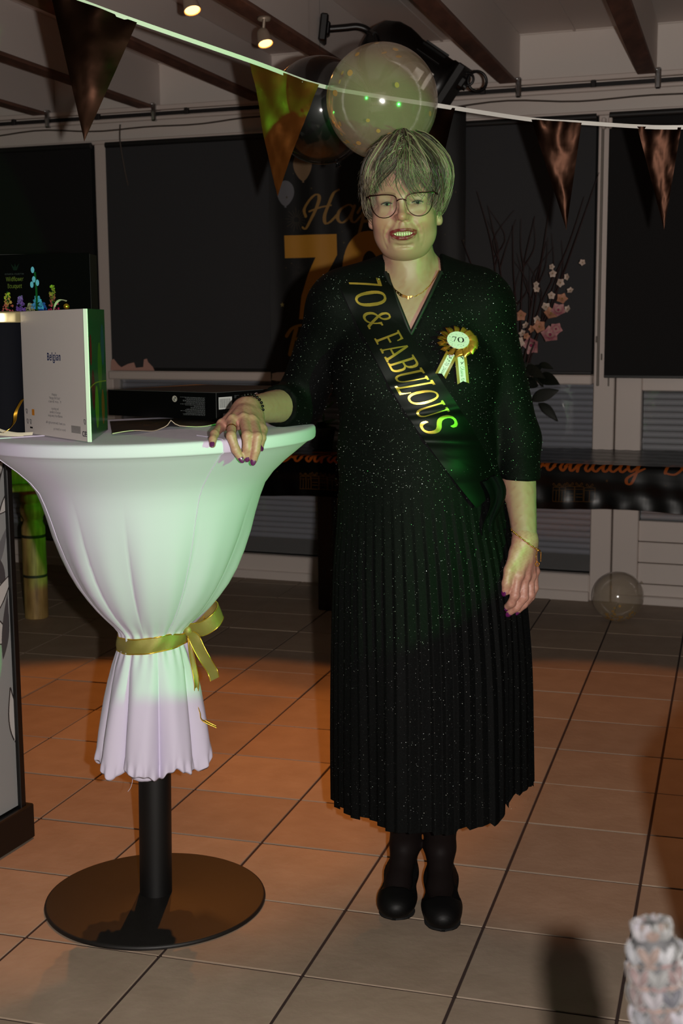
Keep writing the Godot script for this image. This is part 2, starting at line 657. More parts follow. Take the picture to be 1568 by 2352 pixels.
func build_walls() -> void:
	var white := mat("white_paint", Color(.86, .82, .79), .55)
	bump(white, .02, .03, 2.0)
	var frame := mat("frame_paint", Color(.84, .79, .76), .4)
	# the back wall is a row of dark windows and doors between white posts
	var w := wthing("wall_back", "white back wall band above the dark blinds, under the ceiling", "wall", 0, 0, 0, "", "structure")
	var b := MB.new()
	b.box(Vector3(-1.4, 2.4425, -.08), Vector3(9.4, .375, .16))
	b.box(Vector3(-1.4, 2.63, .008), Vector3(9.4, .03, .016), Basis.IDENTITY, .004)
	part("upper_wall", b, white, w)
	b = MB.new()
	b.box(Vector3(-1.4, 2.248, .015), Vector3(9.4, .02, .03), Basis.IDENTITY, .004)
	part("head_rail", b, frame, w)
	for k in [[-6.1, -5.9, "left"], [3.1, 3.3, "right"]]:
		var s := MB.new()
		s.box(Vector3((k[0] + k[1]) / 2, 1.31, 4.5), Vector3(.2, 2.62, 9.4))
		tag(part("wall_" + k[2], s, mat("side_paint", Color(.35, .32, .3), .8), self), "plain painted wall at the %s end of the room, outside the frame" % k[2], "wall", "", "structure").transform = WT
	var rw := MB.new()
	rw.box(Vector3(-1.4, 1.31, 9.3), Vector3(9.4, 2.62, .2))
	tag(part("wall_front", rw, mat("side_paint", Color.GRAY), self), "plain painted wall behind the camera", "wall", "", "structure").transform = WT

	var slat := mat("shutter_slat", Color(.46, .475, .53), .5)
	var dark := mat("night_behind", Color(.012, .011, .012), .9)
	var glass := mat("window_glass", Color(1, 1, 1, .06), .03)
	glass.transparency = BaseMaterial3D.TRANSPARENCY_ALPHA
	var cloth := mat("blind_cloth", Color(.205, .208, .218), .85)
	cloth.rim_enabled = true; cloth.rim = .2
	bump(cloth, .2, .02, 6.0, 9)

	# posts of the frames
	window_post("trim_1", "narrow white window post between the two left blinds", -3.695, -3.625, 0.0, 2.24, .02)
	var tp = window_post("trim_2", "white window post left of the right blind, with a groove", -1.082, -.985, 0.0, 2.24, .015)
	var g := MB.new()
	g.box(Vector3(.022, 1.62, .02), Vector3(.006, 1.2, .012)); g.box(Vector3(-.028, 1.62, .02), Vector3(.012, 1.2, .012), Basis.IDENTITY, .003)
	part("groove_strip", g, mat("groove", Color(.5, .47, .44), .6), tp)
	for k in 2:
		g = MB.new()
		g.box(Vector3(-.022 + k * .03, 2.2, .032), Vector3(.018, .05, .03), Basis.IDENTITY, .004)
		part("blind_bracket", g, frame, tp)
	for y in [1.16, 1.24]:
		g = MB.new()
		g.box(Vector3(-.012 if y < 1.2 else -.037, y - .005, .024), Vector3(.006, .03, .012), Basis.IDENTITY, .002)
		part("catch", g, mat("groove", Color.GRAY), tp)

	shuttered_window(1, -5.9, -3.695, .2, "left window behind the gift boxes, under a dark blind")
	shuttered_window(2, -3.625, -1.082, .2, "wide middle window with grey shutter slats under its dark blind")

	# the door at the right: stile, glazed part, boarded bottom
	var d := wthing("door_1", "white door at the right with a glazed part above horizontal boards", "door", 0, 0, 0, "", "structure")
	var m := MB.new()
	m.box(Vector3(-.919, 1.12, -.012), Vector3(.118, 2.24, .05), Basis.IDENTITY, .004)
	part("stile", m, frame, d)
	m = MB.new()
	m.box(Vector3(.02, 1.12, -.012), Vector3(.1, 2.24, .05), Basis.IDENTITY, .004)
	part("stile", m, frame, d)
	m = MB.new()
	m.box(Vector3(-.445, 1.04, -.014), Vector3(.83, .08, .045), Basis.IDENTITY, .004)
	part("cross_rail", m, frame, d)
	for k in 4:
		m = MB.new()
		m.box(Vector3(-.445, .345 - k * .1005, -.022), Vector3(.83, .0965, .03), Basis.IDENTITY, .003)
		part("board", m, frame, d)
	m = MB.new()
	m.box(Vector3(-.445, .02, .0), Vector3(1.0, .04, .06), Basis.IDENTITY, .004)
	part("threshold", m, frame, d)
	m = MB.new()
	m.box(Vector3(-.445, 1.2, -.14), Vector3(.95, 2.4, .02))
	part("night_board", m, dark, d)
	m = MB.new()
	m.box(Vector3(-.445, .69, -.05), Vector3(.83, .62, .006))
	part("pane", m, glass, d)
	for k in 20:
		m = MB.new()
		var rows := []
		for i in 7:
			var a := -PI / 2 + PI * i / 6
			rows.append(PackedVector3Array([Vector3(-.86, sin(a) * .0135, cos(a) * .011), Vector3(-.03, sin(a) * .0135, cos(a) * .011)]))
		m.grid(rows)
		part("slat", m, mat("door_slat", Color(.56, .57, .60), .5), d).position = Vector3(0, .405 + k * .0299, -.075)
	m = MB.new()
	m.box(Vector3(-.445, .7, -.09), Vector3(.83, .64, .01))
	part("shutter_backing", m, mat("shutter_joint", Color.GRAY), d)
	m = MB.new()
	m.box(Vector3(1.6, 1.12, -.05), Vector3(3.1, 2.24, .06))
	part("side_panel", m, frame, d)

	# roller blinds: cloth, bottom bar, tube
	for k in [[-5.85, -3.70, 1.04, "dark roller blind at the far left, behind the gift boxes", .0, .045], [-3.622, -1.09, 1.075, "wide dark roller blind in the middle, behind the birthday banner", .0, .03], [-1.03, .05, 1.06, "dark roller blind at the right, over the white door", .0, .04]]:
		var o := wthing("roller_blind", k[3], "blind", (k[0] + k[1]) / 2, k[2], k[5])
		var hw: float = (k[1] - k[0]) / 2
		m = MB.new()
		var rows := []
		for j in 9:
			var r := PackedVector3Array()
			for i in 25:
				r.append(Vector3(-hw + 2 * hw * i / 24, (2.235 - k[2]) * j / 8, sin(i * 1.3 + j * .4) * .0008))
			rows.append(r)
		m.sheet(rows, .0015)
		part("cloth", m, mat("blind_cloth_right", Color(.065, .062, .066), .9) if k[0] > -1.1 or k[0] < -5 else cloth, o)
		m = MB.new()
		m.box(Vector3(0, .006, 0), Vector3(hw * 2, .014, .008), Basis.IDENTITY, .002)
		part("bottom_bar", m, mat("blind_bar", Color(.1, .1, .1), .5), o)
		m = MB.new()
		m.tube([Vector3(-hw, 2.232 - k[2], -.006), Vector3(hw, 2.232 - k[2], -.006)], .016, 12)
		part("roller", m, mat("blind_bar", Color.GRAY), o)

func window_post(called: String, label: String, s0: float, s1: float, y0: float, y1: float, depth: float) -> Node3D:
	var o := wthing(called, label, "window post", (s0 + s1) / 2, y0, 0, "", "structure")
	var m := MB.new()
	m.box(Vector3(0, (y1 - y0) / 2, -.03 + depth / 2), Vector3(s1 - s0, y1 - y0, .06 + depth), Basis.IDENTITY, .004)
	part("post", m, mats["frame_paint"], o)
	return o


# a window: sill, shutter slats behind glass, dark gap below them, bottom rail
func shuttered_window(n: int, s0: float, s1: float, low: float, label: String) -> void:
	var frame: Material = mats["frame_paint"]
	var slat: Material = mats["shutter_slat"]
	var dark: Material = mats["night_behind"]
	var glass: Material = mats["window_glass"]
	var o := wthing("window_%d" % n, label, "window", (s0 + s1) / 2, 0, 0, "", "structure")
	var hw := (s1 - s0) / 2
	var m := MB.new()
	m.box(Vector3(0, 1.05, .02), Vector3(hw * 2, .045, .1), Basis.IDENTITY, .006)
	part("sill", m, frame, o)
	m = MB.new()
	m.box(Vector3(0, .075, -.01), Vector3(hw * 2, .10, .05), Basis.IDENTITY, .006); m.box(Vector3(0, .02, .012), Vector3(hw * 2, .05, .04), Basis.IDENTITY, .004)
	part("bottom_rail", m, frame, o)
	m = MB.new()
	m.box(Vector3(0, 1.2, -.14), Vector3(hw * 2 + .1, 2.4, .02))
	part("night_board", m, dark, o)
	# shutter: each slat a rounded bar
	var prof := MB.new()
	var rows := []
	for i in 7:
		var a := -PI / 2 + PI * i / 6
		rows.append(PackedVector3Array([Vector3(-hw, sin(a) * .0135, cos(a) * .011), Vector3(hw, sin(a) * .0135, cos(a) * .011)]))
	prof.grid(rows)
	var sm := prof.mesh(Vector3.ZERO)
	var y := low + .0155
	while y < 1.03:
		part("slat", sm, slat, o).position = Vector3(0, y, -.09)
		y += .0287
	m = MB.new()
	m.box(Vector3(0, (1.03 + low) / 2, -.101), Vector3(hw * 2, 1.03 - low, .012))
	part("shutter_backing", m, mat("shutter_joint", Color(.14, .14, .155), .7), o)
	m = MB.new()
	m.box(Vector3(0, .58, -.05), Vector3(hw * 2, .9, .006))
	part("pane", m, glass, o)


func build_ceiling() -> void:
	var white := mat("ceiling_paint", Color(.82, .78, .76), .7)
	var wood := mat("joist_wood", Color(.50, .35, .29), .7)
	wood.albedo_texture = noise_tex(.01, Color(.7, .7, .7), Color(1, 1, 1), 5)
	wood.uv1_triplanar = true; wood.uv1_scale = Vector3(3, 3, .6)
	var c := thing("ceiling", "white ceiling with joists running towards the window wall", "ceiling", Vector3.ZERO, 0, "", "structure")
	var b := MB.new()
	b.box(Vector3(0, 2.67, -1), Vector3(14, .1, 14))
	part("ceiling_board", b, white, c)
	var dir := Vector3(.2837, 0, -.9589)
	for k in range(-8, 5):
		var foot := at_wall(-1.49 + .62 * k, 0, 0)
		var a := foot - dir * 6.5
		var mid := (a + foot) / 2
		var bs := Basis(Vector3.UP, -.28767)
		b = MB.new()
		b.box(Vector3(mid.x, 2.512, mid.z), Vector3(.075, .216, 6.5), bs, .003)
		var j := part("joist", b, white, c)
		b = MB.new()
		b.box(Vector3(mid.x, 2.398, mid.z), Vector3(.08, .016, 6.5), bs, .003)
		part("soffit_board", b, wood, j)
		# seam cover between two ceiling boards
		b = MB.new()
		b.box(Vector3(mid.x + .3, 2.618, mid.z), Vector3(.012, .006, 6.5), bs)
		part("seam_strip", b, white, c)

	# rail of two bars under the joist ends, with its clamps and a cable
	var rail := wthing("metal_rail", "pale double rail with spacers along the top of the window wall", "rail", 0, 2.34, .09)
	var pale := mat("rail_paint", Color(.85, .80, .77), .5, .0)
	var chrome := mat("chrome", Color(.75, .75, .75), .22, 1.0)
	b = MB.new(); b.box(Vector3(-1.6, .05, 0), Vector3(6.4, .022, .035), Basis.IDENTITY, .003)
	part("upper_bar", b, pale, rail)
	b = MB.new(); b.tube([Vector3(-4.8, .0, .01), Vector3(1.6, .0, .01)], .0105, 10)
	part("lower_bar", b, pale, rail)
	b = MB.new(); b.box(Vector3(-1.6, .024, -.012), Vector3(6.4, .018, .006))  # dark strip in the gap between the two bars
	part("back_strip", b, mat("rail_dark", Color(.13, .11, .11), .7), rail)
	for i in 12:
		b = MB.new(); b.box(Vector3(-4.63 + i * .505, .03, .006), Vector3(.022, .05, .02), Basis.IDENTITY, .003)
		part("spacer", b, mat("rail_dark", Color.GRAY), rail)
	for k in range(-5, 3):
		b = MB.new(); b.box(Vector3(-1.43 + .62 * k, .028, .02), Vector3(.026, .09, .03), Basis.IDENTITY, .006); b.tube([Vector3(-1.43 + .62 * k - .008, .066, .034), Vector3(-1.43 + .62 * k - .008, .066, .04)], .004, 8); b.tube([Vector3(-1.43 + .62 * k + .01, .066, .034), Vector3(-1.43 + .62 * k + .01, .066, .04)], .004, 8)
		part("clamp", b, chrome, rail)
	b = MB.new()
	var pts := []
	for i in 80:
		var s := -4.8 + 6.4 * i / 79
		pts.append(Vector3(s, -.026 - .008 * sin(s * 5.1) - .006 * sin(s * 10.2 + 1) , 0))
	b.tube(pts, .004, 6)
	var cable := wthing("cable", "thin dark cable hanging in shallow waves along the rail", "cable", 0, 2.325, .118)
	part("sheath", b, mat("cable_rubber", Color(.30, .26, .23), .6), cable)
	b = MB.new()
	b.tube(spline([Vector3(-3.49, 2.32, .1), Vector3(-3.50, 2.24, .09), Vector3(-3.495, 2.1, .06), Vector3(-3.48, 2.02, .055)], 20), .004, 6)
	var cord := thing("blind_cord", "short dark cord hanging from the rail over the middle blind", "cord", WT.origin, WALL_TURN)
	part("cord", b, mat("cable_rubber", Color.GRAY), cord)

const TABLE := Vector3(-.44, 0, -2.955)


func table_axis(y: float) -> Vector3:
	return Vector3(TABLE.x + .0164 * y, y, TABLE.z)


func on_table(x: float, z: float, up := 0.0) -> Vector3:
	return Vector3(x, 1.104 + (x + .422) * .019 + up, z)


func build_high_table() -> void:
	var iron := mat("black_iron", Color(.075, .062, .055), .55, .0)
	iron.albedo_texture = noise_tex(.02, Color(.7, .66, .64), Color(1, 1, 1), 8)
	iron.uv1_triplanar = true; iron.uv1_scale = Vector3.ONE * 3
	var t := thing("standing_table", "round standing table with black column and disc foot under a white cover", "table", TABLE)
	var m := MB.new()
	m.lathe([[.255, 0.0], [.256, .004], [.2545, .008], [.25, .0095], [.15, .013], [.06, .0175], [.046, .02], [.0, .02]], 96)
	part("foot_plate", m, iron, t)
	m = MB.new()
	var lean := Transform3D(Basis(Vector3(1, 0, 0), Vector3(.0164, 1, 0), Vector3(0, 0, 1)), Vector3.ZERO)
	m.lathe([[.0385, .016], [.0375, .02], [.0375, 1.06], [.0, 1.06]], 40, lean)
	part("column", m, mat("black_paint", Color(.028, .027, .027), .5), t)
	m = MB.new()
	var tilt := Transform3D(Basis(Vector3.BACK, .019), Vector3(.018, 1.104, 0))
	m.lathe([[.0, -.034], [.345, -.034], [.355, -.028], [.357, -.012], [.35, -.006], [.0, -.006]], 64, tilt)
	part("table_top", m, mat("board_top", Color(.5, .48, .45), .6), t)

	# the stretch cover: one skin from the top over the rim down to the tied waist and the loose hem
	var prof := [[1.104, .0], [1.1038, .12], [1.1036, .24], [1.1036, .34], [1.1034, .356], [1.1026, .3605], [1.1008, .3635], [1.0975, .3655], [1.088, .3662], [1.0795, .3655], [1.0765, .3635], [1.0752, .360], [1.0735, .354], [1.064, .342], [1.05, .325], [1.03, .300], [1.005, .2735], [.98, .2545], [.95, .2425], [.915, .231], [.875, .2195], [.83, .203], [.79, .1855], [.755, .1665], [.725, .146], [.70, .1265], [.68, .108], [.66, .088], [.648, .0785], [.632, .0755], [.615, .0765], [.60, .0815], [.57, .0905], [.53, .098], [.49, .104], [.45, .109], [.41, .1135], [.375, .117], [.355, .1195], [.346, .121], [.341, .119], [.345, .1145]]
	var seg := 360
	var rows := []
	var ph := [1.3, .4, 2.2]
	for pr in prof:
		var y: float = pr[0]
		var r := PackedVector3Array()
		var up := smoothstep(1.0, .74, y) * (1.0 if y > .6 else 0.0)      # gathers above the tie
		var low := smoothstep(.64, .5, y) * (1.0 if y <= .64 else 0.0)    # loose folds below it
		var tie := exp(-pow((y - .632) / .05, 2))
		var w := smoothstep(.7, 1.07, y)
		for i in seg:
			var a := -TAU * i / seg
			var rad: float = pr[1]
			var g := sin(a * 9 + ph[0] + .9 * sin(a * 2)) * .5 + sin(a * 17 + ph[1]) * .3 + sin(a * 5 + ph[2]) * .4
			var crease := pow(absf(sin(a * 5.5 + .7 + .5 * sin(a * 3))), .35) - .8
			rad += up * (g * .0062 + crease * .0095) * smoothstep(.05, .2, rad)
			rad += tie * (sin(a * 23) * .0025 + g * .002)
			var lobes := pow(absf(sin(a * 4.5 + .35 + .35 * sin(a * 2 + .5))), .55) - .62
			rad += low * (lobes * .030 * smoothstep(.6, .36, y) + lobes * .012 + sin(a * 15 + y * 9) * .0015)
			var yy := y
			if y < .5: yy += (.0085 * sin(a * 7 + 1.0) + .006 * sin(a * 13)) * smoothstep(.5, .36, y)
			if y < .358: rad += .0028 * sin(a * 41) ; yy += .002 * sin(a * 37 + 1)
			var ax := table_axis(y)
			r.append(Vector3(ax.x + cos(a) * rad, yy + cos(a) * rad * .019 * w, ax.z + sin(a) * rad))
		rows.append(r)
	m = MB.new()
	rows.reverse()
	m.grid(rows, true)
	var white := mat("stretch_cloth", Color(.83, .80, .88), .75)
	white.rim_enabled = true; white.rim = .25
	bump(white, .35, .012, 8.0, 14)
	var cl := thing("table_cover", "white stretch cover pulled over the standing table, tied at its waist", "tablecloth", TABLE)
	part("cover", m, white, cl, TABLE)
	# two sewn seams
	for a0 in [2.62, 1.02]:
		m = MB.new()
		var pts := []
		for j in range(2, rows.size() - 13):
			var k: int = rows.size() - 1 - j
			var q: Vector3 = rows[k][int((TAU - a0) / TAU * seg) % seg]
			var ax := table_axis(q.y)
			pts.append(q + (q - ax).normalized() * .0008 + Vector3(0, .0012 if q.y > 1.09 else 0.0, 0))
		m.tube(pts, .0011, 6)
		part("seam", m, white, cl, TABLE)
	# the curled lip of the hem, seen from below at the front
	m = MB.new()
	var lip := []
	for i in 13:
		var a := PI * .40 + .36 * PI * i / 12
		lip.append(Vector3(TABLE.x + .006 + cos(a) * .062, .335 - .006 * sin(PI * i / 12.0), TABLE.z + .045 + sin(a) * .045))
	m.tube(lip, [.003, .006, .008, .009, .0095, .009, .0095, .01, .009, .009, .008, .006, .003], 10)
	part("rolled_hem", m, white, cl, TABLE)
	m = MB.new()
	m.tube(spline([Vector3(-.483, .332, -2.912), Vector3(-.479, .31, -2.909), Vector3(-.484, .29, -2.91), Vector3(-.491, .28, -2.912)], 12), .0006, 5)
	part("loose_thread", m, white, cl, TABLE)

	# the gold organza ribbon tied round the waist
	var gold := mat("gold_organza", Color(.60, .52, .28), .38, .35)
	bump(gold, .3, .05, 10.0, 4)
	var edge := mat("gold_wire_edge", Color(.95, .75, .28), .25, .9)
	var rb := thing("gold_ribbon", "shiny gold ribbon tied round the waist of the white table cover with a bow", "ribbon", table_axis(.63))
	m = MB.new()
	var up_edge := []
	var low_edge := []
	rows = [PackedVector3Array(), PackedVector3Array(), PackedVector3Array(), PackedVector3Array()]
	for i in 97:
		var a := -TAU * i / 96
		var tip := .010 * cos(a) - .004 * sin(a)
		for j in 4:
			var y := .616 + .034 * j / 3.0 * (1.0 - .35 * smoothstep(.5, 1.0, cos(a))) + tip
			var rad := .081 + (.0015 * sin(a * 9 + j) + (.002 if j in [1, 2] else 0.0)) + maxf(cos(a), 0) * .002
			var ax := table_axis(y)
			rows[j].append(Vector3(ax.x + cos(a) * rad, y, ax.z + sin(a) * rad))
	m.sheet(rows, .0006)
	part("band", m, gold, rb, table_axis(.63))
	for j in [0, 3]:
		m = MB.new()
		m.tube(rows[j], .0016, 6, false)
		part("wire_edge", m, edge, rb, table_axis(.63))
	# knot, loop and tails on the right
	var knot := table_axis(.645) + Vector3(.082, .006, .026)
	m = MB.new()
	m.ball(knot, Vector3(.012, .014, .012), 14, 10)
	part("knot", m, gold, rb, table_axis(.63))
	var strip := func(c: PackedVector3Array, w: float, side: Vector3, tw: float) -> Array:
		var out := [PackedVector3Array(), PackedVector3Array(), PackedVector3Array()]
		for i in c.size():
			var f := float(i) / (c.size() - 1)
			var s := side.rotated(Vector3.UP, tw * f)
			var ww := w * (.35 + .65 * smoothstep(0, .25, f))
			for j in 3: out[j].append(c[i] + s * ww * (j - 1) + Vector3(0, 0, (.003 if j == 1 else 0.0) * sin(f * 9)))
		return out
	var things := [
		["loop", spline([knot, knot + Vector3(.025, .026, -.026), knot + Vector3(.055, .046, -.03), knot + Vector3(.074, .045, -.006), knot + Vector3(.066, .028, .016), knot + Vector3(.036, .008, .018), knot], 44), .017, Vector3(-.32, .92, .2).normalized(), .1],
		["loop", spline([knot, knot + Vector3(.008, .016, -.024), knot + Vector3(.024, .022, -.045), knot + Vector3(.038, .012, -.03), knot + Vector3(.02, -.002, -.008), knot], 30), .011, Vector3(-.3, .9, .3).normalized(), .2],
		["tail", spline([knot, knot + Vector3(.014, -.012, .014), knot + Vector3(.028, -.04, .02), knot + Vector3(.042, -.066, .022), knot + Vector3(.054, -.09, .014), knot + Vector3(.060, -.108, .020)], 34), .0135, Vector3(.86, .48, .15).normalized(), -.35],
		["thin_tail", spline([knot, knot + Vector3(.006, -.04, .006), knot + Vector3(.012, -.08, .004), knot + Vector3(.018, -.12, .008), knot + Vector3(.016, -.15, .006), knot + Vector3(.026, -.185, .008), knot + Vector3(.03, -.205, .01), knot + Vector3(.06, -.222, .01)], 40), .0055, Vector3(.9, .1, .4).normalized(), 2.2],
	]
	for q in things:
		rows = strip.call(q[1], q[2], q[3], q[4])
		m = MB.new()
		m.sheet(rows, .0005)
		var p := part(q[0], m, gold, rb, table_axis(.63))
		m = MB.new()
		m.tube(rows[0], .0012, 5); m.tube(rows[2], .0012, 5)
		part("wire_edge", m, edge, p, table_axis(.63))

func build_bar() -> void:
	# free-standing bar at the left: a printed front panel, black corner post, black plinth
	var a := Vector3(-.874, 0, -3.227)
	var d := Vector3(.039, 0, -.10).normalized()
	var turn := atan2(-d.z, d.x)
	var corner := Vector3(-.835, 0, -3.327)
	var b := thing("bar_counter", "grey bar counter printed with leaves, with black corner post and black plinth", "bar", corner, turn, "", "")
	# local x runs along the front towards the back wall, local z faces the room on the right
	var im := Image.create(640, 1024, false, Image.FORMAT_RGBA8)
	im.fill(Color(.60, .61, .61))
	var r := RandomNumberGenerator.new(); r.seed = 12
	var leaf := func(p: Vector2, ang: float, ln: float, w: float, c: Color, rim: bool):
		var pts := PackedVector2Array()
		for i in 25:
			var t := i / 24.0
			pts.append(p + Vector2(cos(ang), sin(ang)) * ln * t + Vector2(-sin(ang), cos(ang)) * w * pow(sin(PI * pow(t, .8)), 1.0) * (1 + .2 * sin(t * 5)))
		for i in range(24, -1, -1):
			var t := i / 24.0
			pts.append(p + Vector2(cos(ang), sin(ang)) * ln * t - Vector2(-sin(ang), cos(ang)) * w * .8 * sin(PI * pow(t, .8)))
		fill_poly(im, pts, c)
		if rim:
			var e := []
			for q in range(0, pts.size(), 3): e.append(pts[q])
			stroke(im, e, 1.5, 2.5, Color(.22, .20, .20))
	for i in 95:
		var p := Vector2(r.randf() * 640, r.randf() * 1024)
		var dark := r.randf()
		leaf.call(p, -PI / 2 + r.randf_range(-1.0, 1.0), r.randf_range(90, 210), r.randf_range(14, 32), Color(.30, .29, .30) if dark < .5 else (Color(.45, .45, .46) if dark < .75 else Color(.80, .79, .78)), dark > .72)
	for i in 14:
		var x := r.randf() * 640
		stroke(im, [Vector2(x, 1024), Vector2(x + r.randf_range(-40, 40), 700), Vector2(x + r.randf_range(-90, 90), 350), Vector2(x + r.randf_range(-120, 120), 60)], 1.4, 2.2, Color(.25, .23, .23))
	var m := MB.new()
	m.uvface([Vector3(-.62, .1, 0), Vector3(-.02, .1, 0), Vector3(-.02, 1.0, 0), Vector3(-.62, 1.0, 0)], [Vector2(0, 1), Vector2(1, 1), Vector2(1, 0), Vector2(0, 0)])
	m.box(Vector3(-.32, .55, -.012), Vector3(.6, .9, .02))
	var pm := printed("leaf_print", im, .55)
	part("front_panel", m, pm, b)
	var black := mat("bar_black", Color(.018, .018, .018), .45)
	m = MB.new(); m.box(Vector3(-.011, .53, -.005), Vector3(.022, 1.0, .03), Basis.IDENTITY, .002)
	part("corner_post", m, black, b)
	m = MB.new(); m.box(Vector3(-.33, .048, -.005), Vector3(.70, .092, .05), Basis.IDENTITY, .003)
	part("plinth", m, black, b)
	m = MB.new(); m.box(Vector3(-.33, 1.01, -.22), Vector3(.68, .03, .46), Basis.IDENTITY, .004)
	part("bar_top", m, black, b)
	m = MB.new(); m.box(Vector3(-.33, .5, -.42), Vector3(.66, .96, .02))
	part("rear_panel", m, black, b)

func build_lamps() -> void:
	var white := mat("spot_housing", Color(.62, .55, .48), .4, .3)
	var bulb := glow("halogen_face", Color(1, .80, .50), 3.0)
	var names := ["small ceiling spot glowing warm on the joist, left of the stage lamp", "small ceiling spot glowing warm at the top edge of the picture", "small ceiling spot on the joists to the right, hidden behind the frame"]
	for i in 2:
		var p: Vector3 = HALOGENS[i][0] + Vector3(0, .03, 0)
		var o := thing("ceiling_spot", names[i], "spotlight", Vector3(p.x, 2.39, p.z), 0, "warm ceiling spots")
		var aim := Vector3(.25, -1, .38).normalized()
		var bs := Basis.looking_at(aim, Vector3.UP)   # -z looks along the aim
		var head := Vector3(0, -.075, 0)
		var m := MB.new()
		m.lathe([[.022, -.012], [.024, -.008], [.024, 0], [.0, 0]], 20)
		m.tube([Vector3(0, -.005, 0), head + bs.z * .02], .006, 8)
		part("mount", m, white, o)
		m = MB.new()
		var rows := []
		for pr in [[.0, .042], [.012, .04], [.019, .032], [.022, .02], [.026, -.01], [.028, -.018], [.0275, -.02], [.025, -.018]]:
			var r := PackedVector3Array()
			for k in 24:
				var a := TAU * k / 24
				r.append(head + bs * Vector3(cos(a) * pr[0], sin(a) * pr[0], pr[1]))
			rows.append(r)
		rows.reverse()
		m.grid(rows, true)
		part("housing", m, white, o)
		m = MB.new()
		m.ball(head + bs * Vector3(0, 0, -.014), Vector3(.024, .024, .008), 20, 10, Color.WHITE, bs)
		part("glowing_lens", m, bulb, o)
		var leak := OmniLight3D.new()
		leak.name = numbered("lens_glow")
		o.add_child(leak)
		leak.position = head + bs * Vector3(0, 0, -.014)
		leak.light_color = Color(1, .62, .28); leak.light_energy = .014; leak.omni_range = 12; leak.omni_attenuation = 2; leak.light_size = .015; leak.shadow_enabled = true

	# black stage lamp on an arm, pointing right and down
	var black := mat("stage_black", Color(.016, .015, .015), .38)
	var shade := mat("stage_dark", Color(.03, .028, .028), .6)
	var c := Vector3(.2376, 2.364, -5.48)
	var o := thing("stage_lamp", "black stage lamp hanging on a bent arm under the ceiling, behind the balloons", "stage light", c)
	var m := MB.new()
	o.scale = Vector3.ONE * 1.056
	m.box(Vector3(-.280, .10, 0), Vector3(.03, .1, .1), Basis(Vector3.BACK, -.12), .006)
	m.box(Vector3(-.265, .10, 0), Vector3(.02, .05, .06), Basis(Vector3.BACK, -.12), .006)
	part("mount_plate", m, black, o)
	m = MB.new()
	m.tube(spline([Vector3(-.27, .1, 0), Vector3(-.2, .105, 0), Vector3(-.15, .108, 0), Vector3(-.11, .09, 0), Vector3(-.075, .03, .02)], 24), .014, 12)
	part("arm", m, black, o)
	m = MB.new()
	m.tube(spline([Vector3(-.09, .06, .1), Vector3(-.06, -.02, .14), Vector3(.0, -.06, .15)], 10), .008, 8)
	m.tube(spline([Vector3(-.09, .06, .1), Vector3(-.11, .085, .0), Vector3(-.09, .06, -.1)], 14), .010, 8)
	part("yoke", m, black, o)
	var ax := Vector3(.235, -.165, .03).normalized()
	var q := Quaternion(Vector3.UP, ax)
	var xf := Transform3D(Basis(q), Vector3(-.02, .0, 0))
	m = MB.new()
	m.lathe([[.0, -.125], [.055, -.118], [.095, -.09], [.118, -.045], [.122, .0], [.118, .03], [.112, .06], [.112, .20], [.117, .205], [.117, .235], [.10, .236], [.10, .20], [.0, .19]], 48, xf)
	part("barrel", m, black, o)
	m = MB.new()
	for k in 14:
		var a := TAU * k / 14
		m.box(xf * Vector3(cos(a) * .113, .125, sin(a) * .113), Vector3(.012, .10, .004), xf.basis * Basis(Vector3.UP, -a), .001)
	part("cooling_ribs", m, shade, o)
	m = MB.new()
	m.box(xf * Vector3(.0, .175, .118), Vector3(.07, .018, .012), xf.basis * Basis(Vector3.UP, 0), .002)
	m.box(xf * Vector3(.0, .13, .116), Vector3(.045, .035, .008), xf.basis, .002)
	part("rating_plate", m, mat("bright_metal", Color(.85, .83, .8), .3, .7), o)
	m = MB.new()
	m.box(xf * Vector3(0, .25, 0), Vector3(.24, .03, .24), xf.basis, .004)
	part("front_frame", m, shade, o)
	# safety rings and knob at the front right
	var torus := func(mm: MB, cc: Vector3, R: float, r: float, bs: Basis):
		var rows := []
		for i in 33:
			var a := TAU * i / 32
			var row := PackedVector3Array()
			for k in 10:
				var b := TAU * k / 10
				row.append(cc + bs * (Vector3(cos(a), sin(a), 0) * (R + cos(b) * r) + Vector3(0, 0, -sin(b) * r)))
			rows.append(row)
		mm.grid(rows, true)
	m = MB.new()
	torus.call(m, Vector3(.292, -.098, .04), .036, .0055, Basis(Vector3.UP, .2))
	part("ring", m, black, o)
	m = MB.new()
	torus.call(m, Vector3(.255, -.092, .05), .022, .005, Basis(Vector3.UP, -.3))
	part("ring", m, black, o)
	m = MB.new()
	m.box(Vector3(.225, -.1, .04), Vector3(.05, .05, .05), Basis(Vector3.BACK, -.6), .01)
	m.tube([Vector3(.205, -.09, .04), Vector3(.25, -.12, .045)], .016, 12)
	part("clamp_knob", m, black, o)

	# the green party lamps themselves, outside the frame at the right
	for pq in [["small party lamp with a green lens on a thin stand, right of the camera", Vector3(1.5, 1.25, -.9), Vector3(-1.82, .02, -2.05)], ["small party lamp with a green lens on a thin stand at the right wall", Vector3(2.2, 1.5, -3.6), Vector3(-3.6, -.7, -2.3)]]:
		var dir: Vector3 = pq[2].normalized()
		var p: Vector3 = pq[1] - dir * .05
		var g := thing("party_lamp", pq[0], "party light", Vector3(p.x, 0, p.z), 0, "green party lamps")
		m = MB.new(); m.lathe([[.16, 0], [.16, .012], [.02, .02], [.0125, .03], [.0125, p.y - .05], [.0, p.y - .05]], 20)
		part("stand", m, black, g)
		m = MB.new()
		m.tube([Vector3(0, p.y, 0) - dir * .1, Vector3(0, p.y, 0) + dir * .015], .06, 24)
		part("housing", m, black, g)
		m = MB.new()
